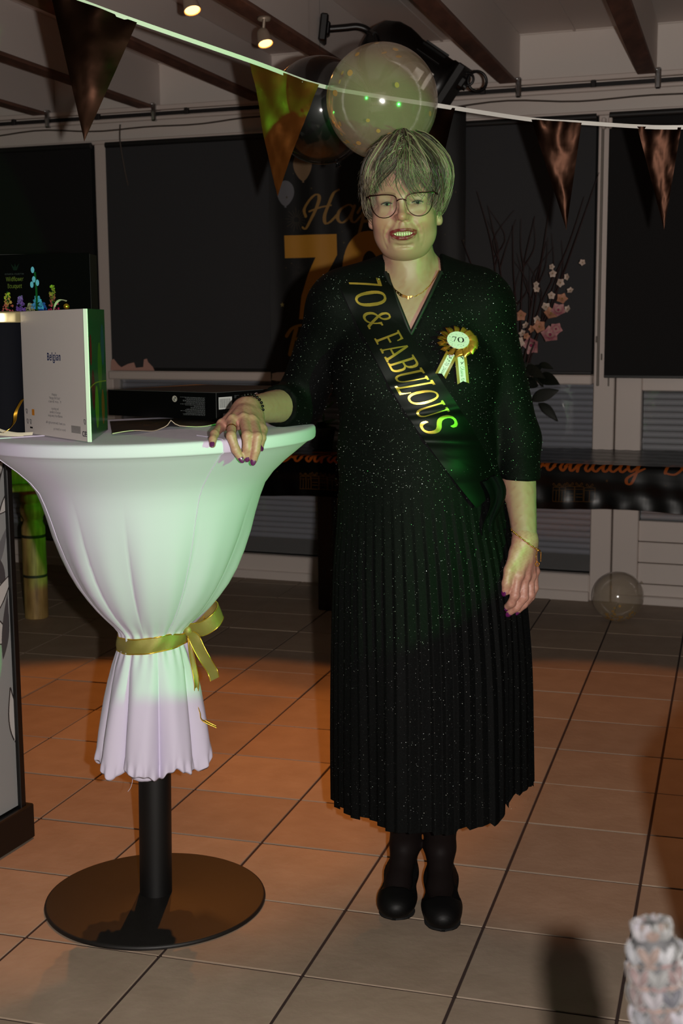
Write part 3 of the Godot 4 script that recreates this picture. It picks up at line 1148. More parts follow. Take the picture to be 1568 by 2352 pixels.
		m.ball(Vector3(0, p.y, 0) + dir * .05, Vector3(.045, .045, .014), 20, 10, Color.WHITE, Basis.looking_at(dir, Vector3.UP))
		part("green_lens", m, glow("green_lens_glow", Color(.2, 1, .4), 1.0), g)

const PERSON := Vector3(.19, 0, -2.93)
var HEAD: Transform3D
var dress_shapes: Array
var skin_mat: StandardMaterial3D


func torso_shapes(g: float) -> Array:   # g: how far the cloth stands off the skin
	return [
		cap_(Vector3(-.004, 1.366, -2.945), Vector3(.309, 1.366, -2.94), .058 + g, .058 + g, .03),
		cap_(Vector3(.157, 1.455, -2.955), Vector3(.02, 1.395, -2.945), .034 + g, .046 + g, .04),
		cap_(Vector3(.157, 1.455, -2.955), Vector3(.290, 1.395, -2.945), .034 + g, .046 + g, .04),
		ell_(Vector3(.156, 1.27, -2.945), Vector3(.162 + g, .17, .100 + g), .05),
		ell_(Vector3(.080, 1.215, -2.885), Vector3(.083 + g, .09, .068 + g), .05),
		ell_(Vector3(.240, 1.215, -2.885), Vector3(.083 + g, .09, .068 + g), .05),
		ell_(Vector3(.167, 1.05, -2.925), Vector3(.164 + g, .24, .128 + g), .05),
	]


func arm_shapes(g: float) -> Array:
	return [
		cap_(Vector3(-.002, 1.362, -2.945), Vector3(-.094, 1.1545, -3.005), .055 + g, .044 + g, .025),
		cap_(Vector3(-.094, 1.1545, -3.005), Vector3(-.1972, 1.156, -2.79), .044 + g, .027 + g, .02),
		cap_(Vector3(.3115, 1.358, -2.94), Vector3(.388, 1.0765, -2.935), .054 + g, .041 + g, .025),
		cap_(Vector3(.388, 1.0765, -2.935), Vector3(0.3947, 0.8663, -2.8310), .041 + g, .0265 + g, .02),
	]


func v_lines(p: Vector3) -> float:   # positive inside the V of the neckline
	var t := (p.y - 1.3085) / (1.4407 - 1.3085)
	if p.y > 1.4407: t = 1.0 - (p.y - 1.4407) * .4
	var l := lerpf(.1486, .0967, t); var r := lerpf(.1486, .2168, t)
	return minf((p.x - l) * .93, (r - p.x) * .88)


func dress_clip(p: Vector3, d: float) -> float:
	if p.z > -2.95 or p.y > 1.425:
		d = maxf(d, v_lines(p))
	if p.y > 1.43 and p.z <= -2.95: d = maxf(d, .062 - Vector2(p.x - .157, p.z + 2.955).length())
	if p.x < -.04 and p.y < 1.25:
		var dir := Vector3(-.1032, .0015, .215).normalized()
		d = maxf(d, (p - Vector3(-.137, 1.1545, -2.915)).dot(dir))
	if p.x > .345 and p.y < 1.1: d = maxf(d, (.9935 - (p.x - .39) * .06) - p.y)
	elif p.y < 1.0: d = maxf(d, .955 - p.y)
	return d


func front_z(x: float, y: float, gap: float) -> float:   # where the front of the dress lies
	var z := -2.62
	for i in 40:
		var p := Vector3(x, y, z)
		var d := dist(dress_shapes, p) - gap
		if y < 1.05 and absf(x - skirt_center(y).x) < skirt_half(y).x * .985: d = minf(d, z - skirt_front(x, y) - gap - .011 * smoothstep(1.05, .95, y))
		if d < .0004 or z < -3.05: break
		z -= maxf(d * .8, .0004)
	return z


func skirt_center(y: float) -> Vector3:
	return Vector3(curve_list([[.2, .203], [.4, .2015], [.6, .199], [.8, .190], [1.0, .1745], [1.1, .168]], y), y, curve_list([[.2, -2.915], [.6, -2.918], [1.1, -2.925]], y))


func skirt_half(y: float) -> Vector2:
	return Vector2(curve_list([[.2, .224], [.4, .2225], [.6, .219], [.8, .207], [.95, .186], [1.0, .1795], [1.06, .172]], y), curve_list([[.2, .190], [.4, .184], [.6, .176], [.8, .166], [1.0, .146], [1.06, .138]], y))


func skirt_front(x: float, y: float) -> float:
	var c := skirt_center(y); var h := skirt_half(y)
	var u := clampf((x - c.x) / h.x, -1, 1)
	return c.z + h.y * sqrt(maxf(1.0 - u * u, 0.0))


func hp(x: float, y: float, z: float) -> Vector3:   # millimetres in the head's own axes (right, up, towards the viewer) to metres
	return Vector3(x, y, z) * .001


func head_shapes() -> Array:
	var s := [
		ell_(hp(0, 34, -14), hp(73, 88, 92), .01),
		ell_(hp(0, -16, 14), hp(66, 74, 64), .03),
		ell_(hp(0, -58, 18), hp(51, 44, 50), .03),
		ell_(hp(0, -91, 51), hp(21, 14, 18), .028),
		ell_(hp(-39, -64, 26), hp(21, 30, 28), .025), ell_(hp(41, -64, 24), hp(22, 30, 28), .025),
		ell_(hp(-37, -33, 53), hp(24, 20, 21), .022), ell_(hp(37, -33, 53), hp(24, 20, 21), .022),
		ell_(hp(0, -60, 58), hp(30, 23, 29), .024),
		cap_(hp(-40, 14, 64), hp(-9, 13, 77), .0095, .009, .018), cap_(hp(40, 14, 64), hp(9, 13, 77), .0095, .009, .018),
		# sockets
		ell_(hp(-32, 0, 85), hp(20, 12, 15), .014, true), ell_(hp(32, 0, 85), hp(20, 12, 15), .014, true),
		# lids and the soft pads under the eyes
		ell_(hp(-32, 1.5, 60.5), hp(16.5, 13, 14), .006), ell_(hp(32, 1.5, 60.5), hp(16.5, 13, 14), .006),
		cap_(hp(-43, 7.5, 66), hp(-22, 8.5, 72), .0052, .0045, .006), cap_(hp(43, 7.5, 66), hp(22, 8.5, 72), .0052, .0045, .006),
		cap_(hp(-42, -11, 66), hp(-22, -12, 71), .0055, .005, .007), cap_(hp(42, -11, 66), hp(22, -12, 71), .0055, .005, .007),
		# nose
		cap_(hp(0, 10, 74), hp(0, -25, 93), .0062, .0075, .012),
		ell_(hp(0, -28.5, 95), hp(9.6, 8.5, 9.5), .008),
		ell_(hp(-11.5, -31.5, 83.5), hp(7, 7, 9.5), .006), ell_(hp(11.5, -31.5, 83.5), hp(7, 7, 9.5), .006),
		ell_(hp(-6.5, -38, 91), hp(3.8, 2.6, 5), .003, true), ell_(hp(6.5, -38, 91), hp(3.8, 2.6, 5), .003, true),
		cap_(hp(-3, -42, 86), hp(-3.5, -51, 87), .0022, .0026, .006), cap_(hp(3, -42, 86), hp(3.5, -51, 87), .0022, .0026, .006),
		cap_(hp(-15, -88, 72), hp(15, -88, 72), .002, .002, .010, true),
		# under the chin
		ell_(hp(0, -97, 12), hp(44, 22, 46), .022),
		# ears
		ell_(hp(-72, -14, -8), hp(7, 29, 16), .008), ell_(hp(74, -14, -8), hp(7, 29, 16), .008),
		ell_(hp(-78, -10, -4), hp(5, 18, 9), .006, true), ell_(hp(81, -10, -4), hp(5, 18, 9), .006, true),
		ell_(hp(-70, -40, -2), hp(7, 9, 8), .008), ell_(hp(73, -40, -2), hp(7, 9, 8), .008),
	]
	for e in [-1.0, 1.0]:
		# smile folds curve from the nose past the corner of the mouth; finer ones lie outside it
		for ln in [[[16, -33, 88], [24, -43, 84], [32, -54, 78.5], [36, -66, 72], [36, -78, 68], .0017, .008], [[40, -46, 77], [45, -56, 71], [46, -68, 65], [43, -82, 60], [39, -90, 56], .0006, .005], [[17, 9, 83], [12, 4, 86], [9, -2, 86], [8, -8, 86], [9, -12, 88], .0006, .004], [[49, -2, 63], [55, -5, 58], [60, -10, 52], [63, -14, 46], [65, -18, 40], .0003, .003]]:
			for i in 4:
				var a: Array = ln[i]; var b: Array = ln[i + 1]
				s.append(cap_(hp(e * a[0], a[1], a[2]), hp(e * b[0], b[1], b[2]), ln[5], ln[5], ln[6], true))
		# lids opened to a squint
		s.append(cap_(hp(e * 32 - 9.5, -1.2, 75.5), hp(e * 32 + 9.5, -1.2, 75.5), .0012, .0012, .002, true))
		s.append(ell_(hp(e * 32, -.6, 76.5), hp(10.0, 3.1, 7), .0015, true))
	# mouth: an open smile
	s.append(ell_(hp(0, -63.5, 84), hp(25, 7.2, 20), .003, true))
	# lips
	var up := [hp(-26, -60.5, 76.5), hp(-18, -57.0, 83), hp(-5, -54.8, 88.5), hp(0, -55.6, 88.5), hp(5, -54.8, 88.5), hp(18, -56.5, 83), hp(26, -59.5, 76.5)]
	var low := [hp(-26, -61.0, 76.5), hp(-20, -68.0, 81.5), hp(-8, -71.8, 85.5), hp(8, -71.8, 85.5), hp(20, -68.0, 81.5), hp(26, -60.0, 76.5)]
	for i in up.size() - 1: s.append(cap_(up[i], up[i + 1], .0027 if i > 0 else .0016, .0027 if i < 5 else .0016, .004))
	for i in low.size() - 1: s.append(cap_(low[i], low[i + 1], .0034 if i > 0 else .0016, .0034 if i < 4 else .0016, .004))
	return s


func skin_tint(p: Vector3) -> Color:   # p in the head's axes
	var base := lin(163, 125, 107)
	var q := p * 1000
	var cheek := exp(-(pow((absf(q.x) - 40) / 22, 2) + pow((q.y + 42) / 22, 2)))
	base = base.lerp(lin(163, 105, 89), cheek * .55)
	if q.z > 70: base = base.lerp(lin(163, 99, 85), .6 * exp(-(pow(q.x / 14, 2) + pow((q.y + 30) / 12, 2))))
	base = base.lerp(lin(119, 83, 73), .75 * exp(-(pow((absf(q.x) - 32) / 18, 2) + pow((q.y - 1) / 9, 2))) * smoothstep(40, 60, q.z))  # shade of the eye sockets, put into the skin colour
	if q.z > 55: base = base.lerp(lin(53, 33, 29), .8 * exp(-pow((q.y - 2.6 + pow((absf(q.x) - 32) / 11, 2) * 2.4) / 1.5, 2)) * smoothstep(14, 11, absf(absf(q.x) - 32)) + .4 * exp(-pow((q.y + 4.0 - pow((absf(q.x) - 32) / 11, 2) * 2.4) / 1.2, 2)) * smoothstep(13, 10, absf(absf(q.x) - 32)))  # shadow lines along upper and lower lids, painted into the skin
	# brows
	var by := 17.5 + 3.0 * sin(clampf((absf(q.x) - 14) / 36, 0, 1) * PI)
	if q.z > 40 and absf(q.x) > 12 and absf(q.x) < 52: base = base.lerp(lin(83, 63, 47), .62 * exp(-pow((q.y - by) / 3.0, 2)) * smoothstep(54, 42, absf(q.x)))
	# lips
	if q.z > 60 and absf(q.x) < 32:
		var t := clampf((q.x + 27) / 54, 0, 1)
		var lu := -60.3 + 4.9 * pow(sin(PI * t), .6)
		var ll := -60.8 - 11.4 * pow(sin(PI * t), .75)
		var edge := minf(absf(q.y - lu) - 3.1, absf(q.y - ll) - 3.9)
		base = base.lerp(lin(111, 34, 42), smoothstep(1.2, -.4, edge) * smoothstep(30, 27, absf(q.x)))
	return base


func body_tint(p: Vector3) -> Color:
	var n := sin(p.x * 310 + sin(p.y * 190) * 2) * sin(p.y * 270 + sin(p.z * 230) * 2)
	var base := lin(161, 125, 107)
	if p.y > 1.2: return base.lerp(lin(147, 95, 75), clampf(n * .35 + .12, 0, .4))
	return base.lerp(lin(142, 93, 78), clampf(n * .3 + .1, 0, .4))


func hand_tint(p: Vector3) -> Color:
	var n := sin(p.x * 520 + sin(p.y * 380) * 2) * sin(p.y * 470 + sin(p.z * 410) * 2)
	return lin(180, 135, 117).lerp(lin(157, 94, 82), clampf(n * .35 + .15, 0, .5))


const HAND_A := {
	"w": Vector3(-0.1972, 1.1560, -2.7900), "mi": Vector3(-0.1781, 1.1375, -2.7000), "mm": Vector3(-0.1963, 1.1425, -2.6970), "mr": Vector3(-0.2204, 1.1385, -2.7000), "mp": Vector3(-0.2427, 1.1290, -2.7090),
	"ip": Vector3(-0.1654, 1.1125, -2.6320), "id": Vector3(-0.1690, 1.0860, -2.6290), "it": Vector3(-0.1735, 1.0668, -2.6310),
	"sp": Vector3(-0.1860, 1.1155, -2.6310), "sd": Vector3(-0.1862, 1.0915, -2.6310), "st": Vector3(-0.1866, 1.0740, -2.6350),
	"rp": Vector3(-0.2175, 1.1150, -2.6330), "rd": Vector3(-0.2085, 1.0885, -2.6280), "rt": Vector3(-0.1990, 1.0715, -2.6290),
	"pp": Vector3(-0.2515, 1.1182, -2.6420), "pd": Vector3(-0.2530, 1.1094, -2.6220), "pt": Vector3(-0.2530, 1.1000, -2.6130),
	"tb": Vector3(-0.1755, 1.1430, -2.7600), "tm": Vector3(-0.1605, 1.1215, -2.6950), "td": Vector3(-0.1605, 1.1080, -2.6640), "tt": Vector3(-0.1632, 1.0905, -2.6480)}
const HAND_B := {
	"w": Vector3(0.3947, 0.8663, -2.8310), "mi": Vector3(0.3752, 0.7974, -2.7980), "mm": Vector3(0.3915, 0.7913, -2.8120), "mr": Vector3(0.4074, 0.7902, -2.8320), "mp": Vector3(0.4180, 0.7955, -2.8540),
	"ip": Vector3(0.3690, 0.7559, -2.7880), "id": Vector3(0.3621, 0.7374, -2.7950), "it": Vector3(0.3542, 0.7264, -2.8080),
	"sp": Vector3(0.3898, 0.7498, -2.8000), "sd": Vector3(0.3745, 0.7265, -2.8040), "st": Vector3(0.3611, 0.7131, -2.8140),
	"rp": Vector3(0.4066, 0.7508, -2.8220), "rd": Vector3(0.3938, 0.7280, -2.8270), "rt": Vector3(0.3815, 0.7123, -2.8350),
	"pp": Vector3(0.4195, 0.7596, -2.8490), "pd": Vector3(0.4136, 0.7383, -2.8550), "pt": Vector3(0.4059, 0.7239, -2.8620),
	"tb": Vector3(0.3755, 0.8441, -2.8140), "tm": Vector3(0.3573, 0.8094, -2.7960), "td": Vector3(0.3513, 0.7820, -2.7910), "tt": Vector3(0.3497, 0.7640, -2.7920)}


func hand_shapes(h: Dictionary, fore: Vector3) -> Array:
	var w: Vector3 = h.w
	var k := .007
	var s := [cap_(fore, w, .024, .0262, .012)]
	var across: Vector3 = (h.mp - h.mi).normalized()
	for m in [["mi", -.010], ["mm", -.003], ["mr", .004], ["mp", .011]]:
		s.append(cap_(w + across * float(m[1]), h[m[0]], .0175, .0115, .016))
	s.append(cap_((w + h.mm) * .5, (h.mi + h.mp) * .5, .016, .012, .014))
	var f := [["mi", "ip", "id", "it", .0108, .0098, .0086, .0074], ["mm", "sp", "sd", "st", .0110, .0100, .0087, .0075], ["mr", "rp", "rd", "rt", .0106, .0096, .0084, .0072], ["mp", "pp", "pd", "pt", .0096, .0085, .0075, .0066]]
	for q in f:
		s.append(cap_(h[q[0]], h[q[1]], q[4], q[5], k))
		s.append(cap_(h[q[1]], h[q[2]], q[5] + .0004, q[6], .004))
		s.append(cap_(h[q[2]], h[q[3]], q[6] + .0003, q[7], .004))
	s.append(cap_(w, h.tb, .019, .015, .012))
	s.append(cap_(h.tb, h.tm, .0155, .0118, .010))
	s.append(cap_(h.tm, h.td, .0115, .0103, .005))
	s.append(cap_(h.td, h.tt, .0104, .0086, .004))
	# knuckles and tendons
	for q in [["mi", .0035], ["mm", .004], ["mr", .0035], ["mp", .003]]:
		var m: Vector3 = h[q[0]]
		var n: Vector3 = h_normal(h)
		s.append(ell_(m + n * .0075, Vector3.ONE * .0065, .006))
		s.append(cap_(w.lerp(m, .35) + n * .0165, m + n * .0095, .0012, .0022, .007))
	return s


func h_normal(h: Dictionary) -> Vector3:   # out of the back of the hand
	var n: Vector3 = (h.mp - h.mi).cross(h.w - h.mm).normalized()
	return n if n.dot(Vector3(0, .6, .8)) > 0 else -n


func add_nails(h: Dictionary, who: Node3D, m: Material) -> void:
	var n := h_normal(h)
	for q in [["id", "it", .0074], ["sd", "st", .0075], ["rd", "rt", .0072], ["pd", "pt", .0066], ["td", "tt", .0086]]:
		var a: Vector3 = h[q[0]]; var b: Vector3 = h[q[1]]
		var t := (b - a).normalized()
		var up := (n - t * n.dot(t)).normalized()
		if h == HAND_A and q[0] != "td": up = (Vector3(0, .1, 1) - t * Vector3(0, .1, 1).dot(t)).normalized()
		if h == HAND_A and q[0] == "td": up = (Vector3(.8, .1, .6) - t * Vector3(.8, .1, .6).dot(t)).normalized()
		if h == HAND_B: up = (Vector3(-.2, -.3, .9) - t * Vector3(-.2, -.3, .9).dot(t)).normalized()
		if h == HAND_B and q[0] == "td": up = (Vector3(-.75, 0, .65) - t * Vector3(-.75, 0, .65).dot(t)).normalized()
		var sd := t.cross(up)
		var mb := MB.new()
		mb.ball(b + up * float(q[2]) * .72 + t * .0022, Vector3(q[2] * .78, .0022, .0082), 14, 8, Color.WHITE, Basis(sd, up, t))
		part("fingernail", mb, m, who, PERSON)


func build_person() -> void:
	HEAD = Transform3D(Basis.from_euler(Vector3(.05, -.10, .045)), Vector3(.137, 1.584, -2.898))
	skin_mat = vmat("skin", .48)
	skin_mat.subsurf_scatter_enabled = true
	skin_mat.subsurf_scatter_strength = .12
	bump(skin_mat, .4, .012, 9.0, 6)
	var who := thing("person", "woman with grey-blonde hair, glasses, black glitter dress and sash, leaning on the table", "person", PERSON)

	# ---- body: one skin over torso, neck, arms and legs, with finer head and hands joined in
	var mb := MB.new()
	var t0 := Time.get_ticks_msec()
	var body := torso_shapes(0.0)
	body.append_array(arm_shapes(0.0))
	body.append(cap_(HEAD * hp(0, -62, -12), Vector3(.157, 1.425, -2.955), .052, .056, .02))
	body.append(cap_(HEAD * hp(-18, -66, 2), Vector3(.150, 1.385, -2.893), .020, .010, .03))
	body.append(cap_(HEAD * hp(26, -62, -4), Vector3(.166, 1.385, -2.893), .018, .010, .03))
	body.append_array([
		ell_(Vector3(.17, .93, -2.925), Vector3(.17, .16, .125), .05),
		cap_(Vector3(.12, .86, -2.925), Vector3(.145, .50, -2.91), .085, .055, .04), cap_(Vector3(.235, .86, -2.925), Vector3(.222, .50, -2.90), .085, .055, .04),
	])
	body.append_array(leg_shapes(0.0))
	nets(mb, body, Vector3(-.26, .02, -3.16), Vector3(.48, 1.54, -2.72), .0095, body_tint)
	nets(mb, head_shapes(), Vector3(-.096, -.136, -.112), Vector3(.098, .13, .114), .0019, skin_tint, HEAD)
	nets(mb, hand_shapes(HAND_A, HAND_A.w.lerp(Vector3(-.094, 1.1545, -3.005), .22)), Vector3(-.285, 1.05, -2.855), Vector3(-.13, 1.195, -2.61), .0027, hand_tint)
	nets(mb, hand_shapes(HAND_B, HAND_B.w.lerp(Vector3(.388, 1.0765, -2.935), .3)), Vector3(.325, .69, -2.90), Vector3(.45, .96, -2.76), .0027, hand_tint)
	part("body", mb, skin_mat, who, PERSON)
	print("body ", mb.ix.size() / 3, " tris ", Time.get_ticks_msec() - t0)

	build_face(who)
	build_hair(who)
	build_dress(who)
	build_feet(who)
	var polish := mat("nail_polish", Color(.36, .06, .32), .2)
	polish.clearcoat_enabled = true; polish.clearcoat = .8
	add_nails(HAND_A, who, polish)
	add_nails(HAND_B, who, polish)
	build_jewels(who)


func leg_shapes(g: float) -> Array:
	return [
		cap_(Vector3(.142, .50, -2.91), Vector3(.146, .33, -2.935), .055 + g, .054 + g, .02), cap_(Vector3(.146, .33, -2.935), Vector3(.1446, .125, -2.985), .053 + g, .032 + g, .02),
		cap_(Vector3(.222, .50, -2.90), Vector3(.223, .33, -2.92), .055 + g, .054 + g, .02), cap_(Vector3(.223, .33, -2.92), Vector3(.2255, .125, -2.962), .053 + g, .032 + g, .02),
		# feet, raised on heels
		cap_(Vector3(.1446, .118, -2.985), Vector3(.125, .052, -2.915), .031 + g, .026 + g, .02), cap_(Vector3(.125, .050, -2.915), Vector3(.115, .026, -2.856), .028 + g, .020 + g, .02), ell_(Vector3(.146, .088, -3.008), Vector3(.026, .032, .026) + Vector3.ONE * g, .02),
		cap_(Vector3(.2255, .118, -2.962), Vector3(.219, .052, -2.885), .031 + g, .026 + g, .02), cap_(Vector3(.219, .050, -2.885), Vector3(.218, .026, -2.810), .028 + g, .020 + g, .02), ell_(Vector3(.226, .088, -2.985), Vector3(.026, .032, .026) + Vector3.ONE * g, .02),
	]


func build_feet(who: Node3D) -> void:
	var tights := mat("sheer_tights", Color(.075, .058, .058, .93), .6, 0.0, .2)
	tights.transparency = BaseMaterial3D.TRANSPARENCY_ALPHA
	var white := func(_p): return Color.WHITE
	var mb := MB.new()
	nets(mb, leg_shapes(.0016), Vector3(.07, .0, -3.06), Vector3(.29, .46, -2.79), .006, white)
	part("tights", mb, tights, who, PERSON)
	var leather := mat("shoe_leather", Color(.028, .026, .027), .5, 0.0, .3)
	var suede := mat("shoe_suede", Color(.014, .013, .014), .8)
	for f in [[Vector3(.146, 0, -3.012), Vector3(.112, 0, -2.836)], [Vector3(.2265, 0, -2.99), Vector3(.2185, 0, -2.778)]]:
		var heel: Vector3 = f[0]
		var toe: Vector3 = f[1]
		var d := (toe - heel).normalized()
		var ln := heel.distance_to(toe)
		var side := Vector3(d.z, 0, -d.x)
		var at := func(t: float, y: float, s := 0.0) -> Vector3: return heel + d * ln * t + Vector3(0, y, 0) + side * s
		var s := [
			cap_(at.call(.02, .082), at.call(.35, .066), .030, .033, .02), cap_(at.call(.35, .062), at.call(.68, .036), .034, .036, .03),
			ell_(at.call(.72, .032), Vector3(.0445, .030, .055), .02, false, Basis(side, Vector3.UP, d)),
			ell_(at.call(.87, .024), Vector3(.037, .0235, .036), .02, false, Basis(side, Vector3.UP, d)),
		]
		var throat := func(p: Vector3, dd: float) -> float:
			var t := (p - heel).dot(d) / ln
			var top := lerp_list([[-.2, .118], [.0, .112], [.2, .088], [.45, .062], [.62, .046], [.70, .043], [.77, .056], [.86, .09]], t)
			dd = maxf(dd, p.y - top)
			return maxf(dd, lerp_list([[.0, .052], [.3, .046], [.62, .006], [.7, .004], [1.0, .006]], t) - p.y)
		mb = MB.new()
		nets(mb, s, Vector3(minf(heel.x, toe.x) - .06, -.008, heel.z - .05), Vector3(maxf(heel.x, toe.x) + .06, .15, toe.z + .03), .0042, white, Transform3D.IDENTITY, throat)
		var shoe := part("shoe", mb, leather, who, PERSON)
		mb = MB.new()
		var rows := []
		for q in [[0.0, .019], [.012, .0185], [.035, .0215], [.06, .027]]:
			var row := PackedVector3Array()
			for i in 20:
				var a := -TAU * i / 20
				row.append(at.call(.06 - q[0] * .35 / ln * .2, q[0]) + d * cos(a) * q[1] - side * sin(a) * q[1] * 1.05)
			rows.append(row)
		mb.grid(rows, true); mb.cap(rows[0], false)
		part("block_heel", mb, suede, shoe, PERSON)
		mb = MB.new()
		rows = []
		for i in 13:
			var t := .5 + .5 * i / 12
			var wd := lerp_list([[.5, .026], [.7, .041], [.82, .0405], [.92, .031], [.98, .018], [1.0, .004]], t)
			rows.append(PackedVector3Array([at.call(t, .0008 + .02 * smoothstep(.66, .5, t), -wd), at.call(t, .0055 + .02 * smoothstep(.66, .5, t), -wd), at.call(t, .0055 + .02 * smoothstep(.66, .5, t), wd), at.call(t, .0008 + .02 * smoothstep(.66, .5, t), wd)]))
		mb.grid(rows, true)
		part("sole", mb, suede, shoe, PERSON)


func build_face(who: Node3D) -> void:
	var h := HEAD
	var white := mat("shaded_eye_white", Color(.42, .39, .36), .2)  # lid shadow over the eyeball is put into this grey
	var iris := mat("iris", Color(.05, .058, .055), .15)
	var pupil := mat("pupil", Color(.008, .008, .008), .08)
	var lash := mat("lash", Color(.045, .03, .025), .6)
	for e in [-1.0, 1.0]:
		var mb := MB.new()
		var c: Vector3 = h * hp(e * 32, -1.0, 61)
		mb.ball(c, .0125, 24, 16)
		var eye := part("eye", mb, white, who, PERSON)
		var look := (Vector3(.0, 1.40, 0) - c).normalized()
		var b := Basis.looking_at(look, Vector3.UP)
		mb = MB.new(); mb.ball(c + look * .0078, Vector3(.0058, .0058, .0052), 20, 12, Color.WHITE, b)
		part("iris", mb, iris, eye, PERSON)
		mb = MB.new(); mb.ball(c + look * .0108, Vector3(.0029, .0029, .0026), 16, 10, Color.WHITE, b)
		part("pupil", mb, pupil, eye, PERSON)
		mb = MB.new()
		var pts := []
		var rad := []
		for i in 15:
			var t := i / 14.0
			var x := lerpf(-12.5, 12.5, t)
			pts.append(h * hp(e * 32 + x * .95, -1.0 + 3.4 * sin(PI * t), 72.6 + 3.0 * sin(PI * t)))
			rad.append(.0005 + .0009 * sin(PI * t))
		mb.tube(pts, rad, 6)
		part("lashes", mb, lash, who, PERSON)
	# teeth: an upper row of separate teeth, and the lower edge of another behind it
	var ivory := mat("tooth", Color(.66, .62, .50), .18)
	var mb := MB.new()
	for k in range(-5, 5):
		var x := (k + .5) * 5.0
		var z := 84.5 - .0125 * x * x
		mb.ball(h * hp(x, -62.8 - .002 * x * x, z - 2.2), Vector3(2.85, 8.6 - .09 * absf(x), 2.4) * .001, 12, 10, Color.WHITE, h.basis * Basis(Vector3.UP, x * .022))
	part("upper_teeth", mb, ivory, who, PERSON)
	mb = MB.new()
	for k in range(-5, 5):
		var x := (k + .5) * 4.4
		mb.ball(h * hp(x, -71.5, 78.5 - .0135 * x * x), Vector3(2.4, 4.4, 2.2) * .001, 12, 8, Color.WHITE, h.basis * Basis(Vector3.UP, x * .024))
	part("lower_teeth", mb, ivory, who, PERSON)

	# glasses: fine frame with winged upper corners
	var g := Node3D.new()
	g.name = "glasses"
	who.add_child(g)
	var metal := mat("glasses_frame", Color(.20, .09, .07), .25, .75)
	var pane := mat("spectacle_glass", Color(1, 1, 1, .012), .02)
	pane.transparency = BaseMaterial3D.TRANSPARENCY_ALPHA
	for e in [-1.0, 1.0]:
		var out := [[9.5, 3], [12, 12], [22, 16.5], [40, 18], [55, 17.5], [66.5, 17], [65, 8], [63, -4], [58.5, -16], [49.5, -25.5], [37, -29], [24.5, -26.5], [15, -18.5], [10.2, -7]]
		var pts := []
		for q in out: pts.append(h * hp(e * q[0], q[1], 91 - .0036 * q[0] * q[0] + .02 * q[1]))
		pts.append(pts[0])
		var s := spline(pts, 110)
		var rad := []
		for i in s.size():
			var t := float(i) / (s.size() - 1) * 14
			rad.append(.0009 + .0010 * exp(-pow((t - 5.0) / .8, 2)) + .0003 * smoothstep(6, 2, absf(t - 3)))
		mb = MB.new(); mb.tube(s, rad, 8, false)
		part("rim", mb, metal, g, PERSON)
		mb = MB.new()
		var ring := []
		for i in range(0, s.size() - 1, 3): ring.append(s[i])
		mb.cap(ring, e > 0)
		part("lens", mb, pane, g, PERSON)
		mb = MB.new()
		mb.tube([h * hp(e * 67, 16.5, 75), h * hp(e * 73, 15, 66), h * hp(e * 76.5, 10, 30), h * hp(e * 77, 5, 0)], [.002, .0019, .0016, .0014], 8)
		part("temple_arm", mb, metal, g, PERSON)
	mb = MB.new()
	mb.tube(spline([h * hp(-10, 3.5, 91), h * hp(-4, 6.5, 93), h * hp(4, 6.5, 93), h * hp(10, 3.5, 91)], 14), .0012, 8)
	part("bridge", mb, metal, g, PERSON)


func scalp(az: float, el: float, off: float) -> Vector3:   # a point over the skull in head axes; below the widest line the hair hangs straight
	var r := hp(76, 89, 95) + Vector3.ONE * off
	var ce := pow(maxf(cos(el), 0.0), .86) if el > 0 else lerpf(1.0, cos(el), .45)
	return hp(0, 34, -14) + Vector3(sin(az) * ce * r.x, sin(el) * r.y, cos(az) * ce * r.z)


const HAIR_END := [[-3.1416, -.80], [-2.2, -.78], [-1.7, -.80], [-1.3, -.76], [-1.08, -.46], [-.92, -.2], [-.75, .06], [-.6, .28], [-.45, .40], [-.15, .38], [.0, .34], [.1, .22], [.18, .04], [.26, -.10], [.30, .02], [.34, .24], [.40, .36], [.5, .24], [.62, .06], [.8, -.13], [1.0, -.42], [1.2, -.66], [1.5, -.74], [1.8, -.72], [2.3, -.76], [3.1416, -.80]]


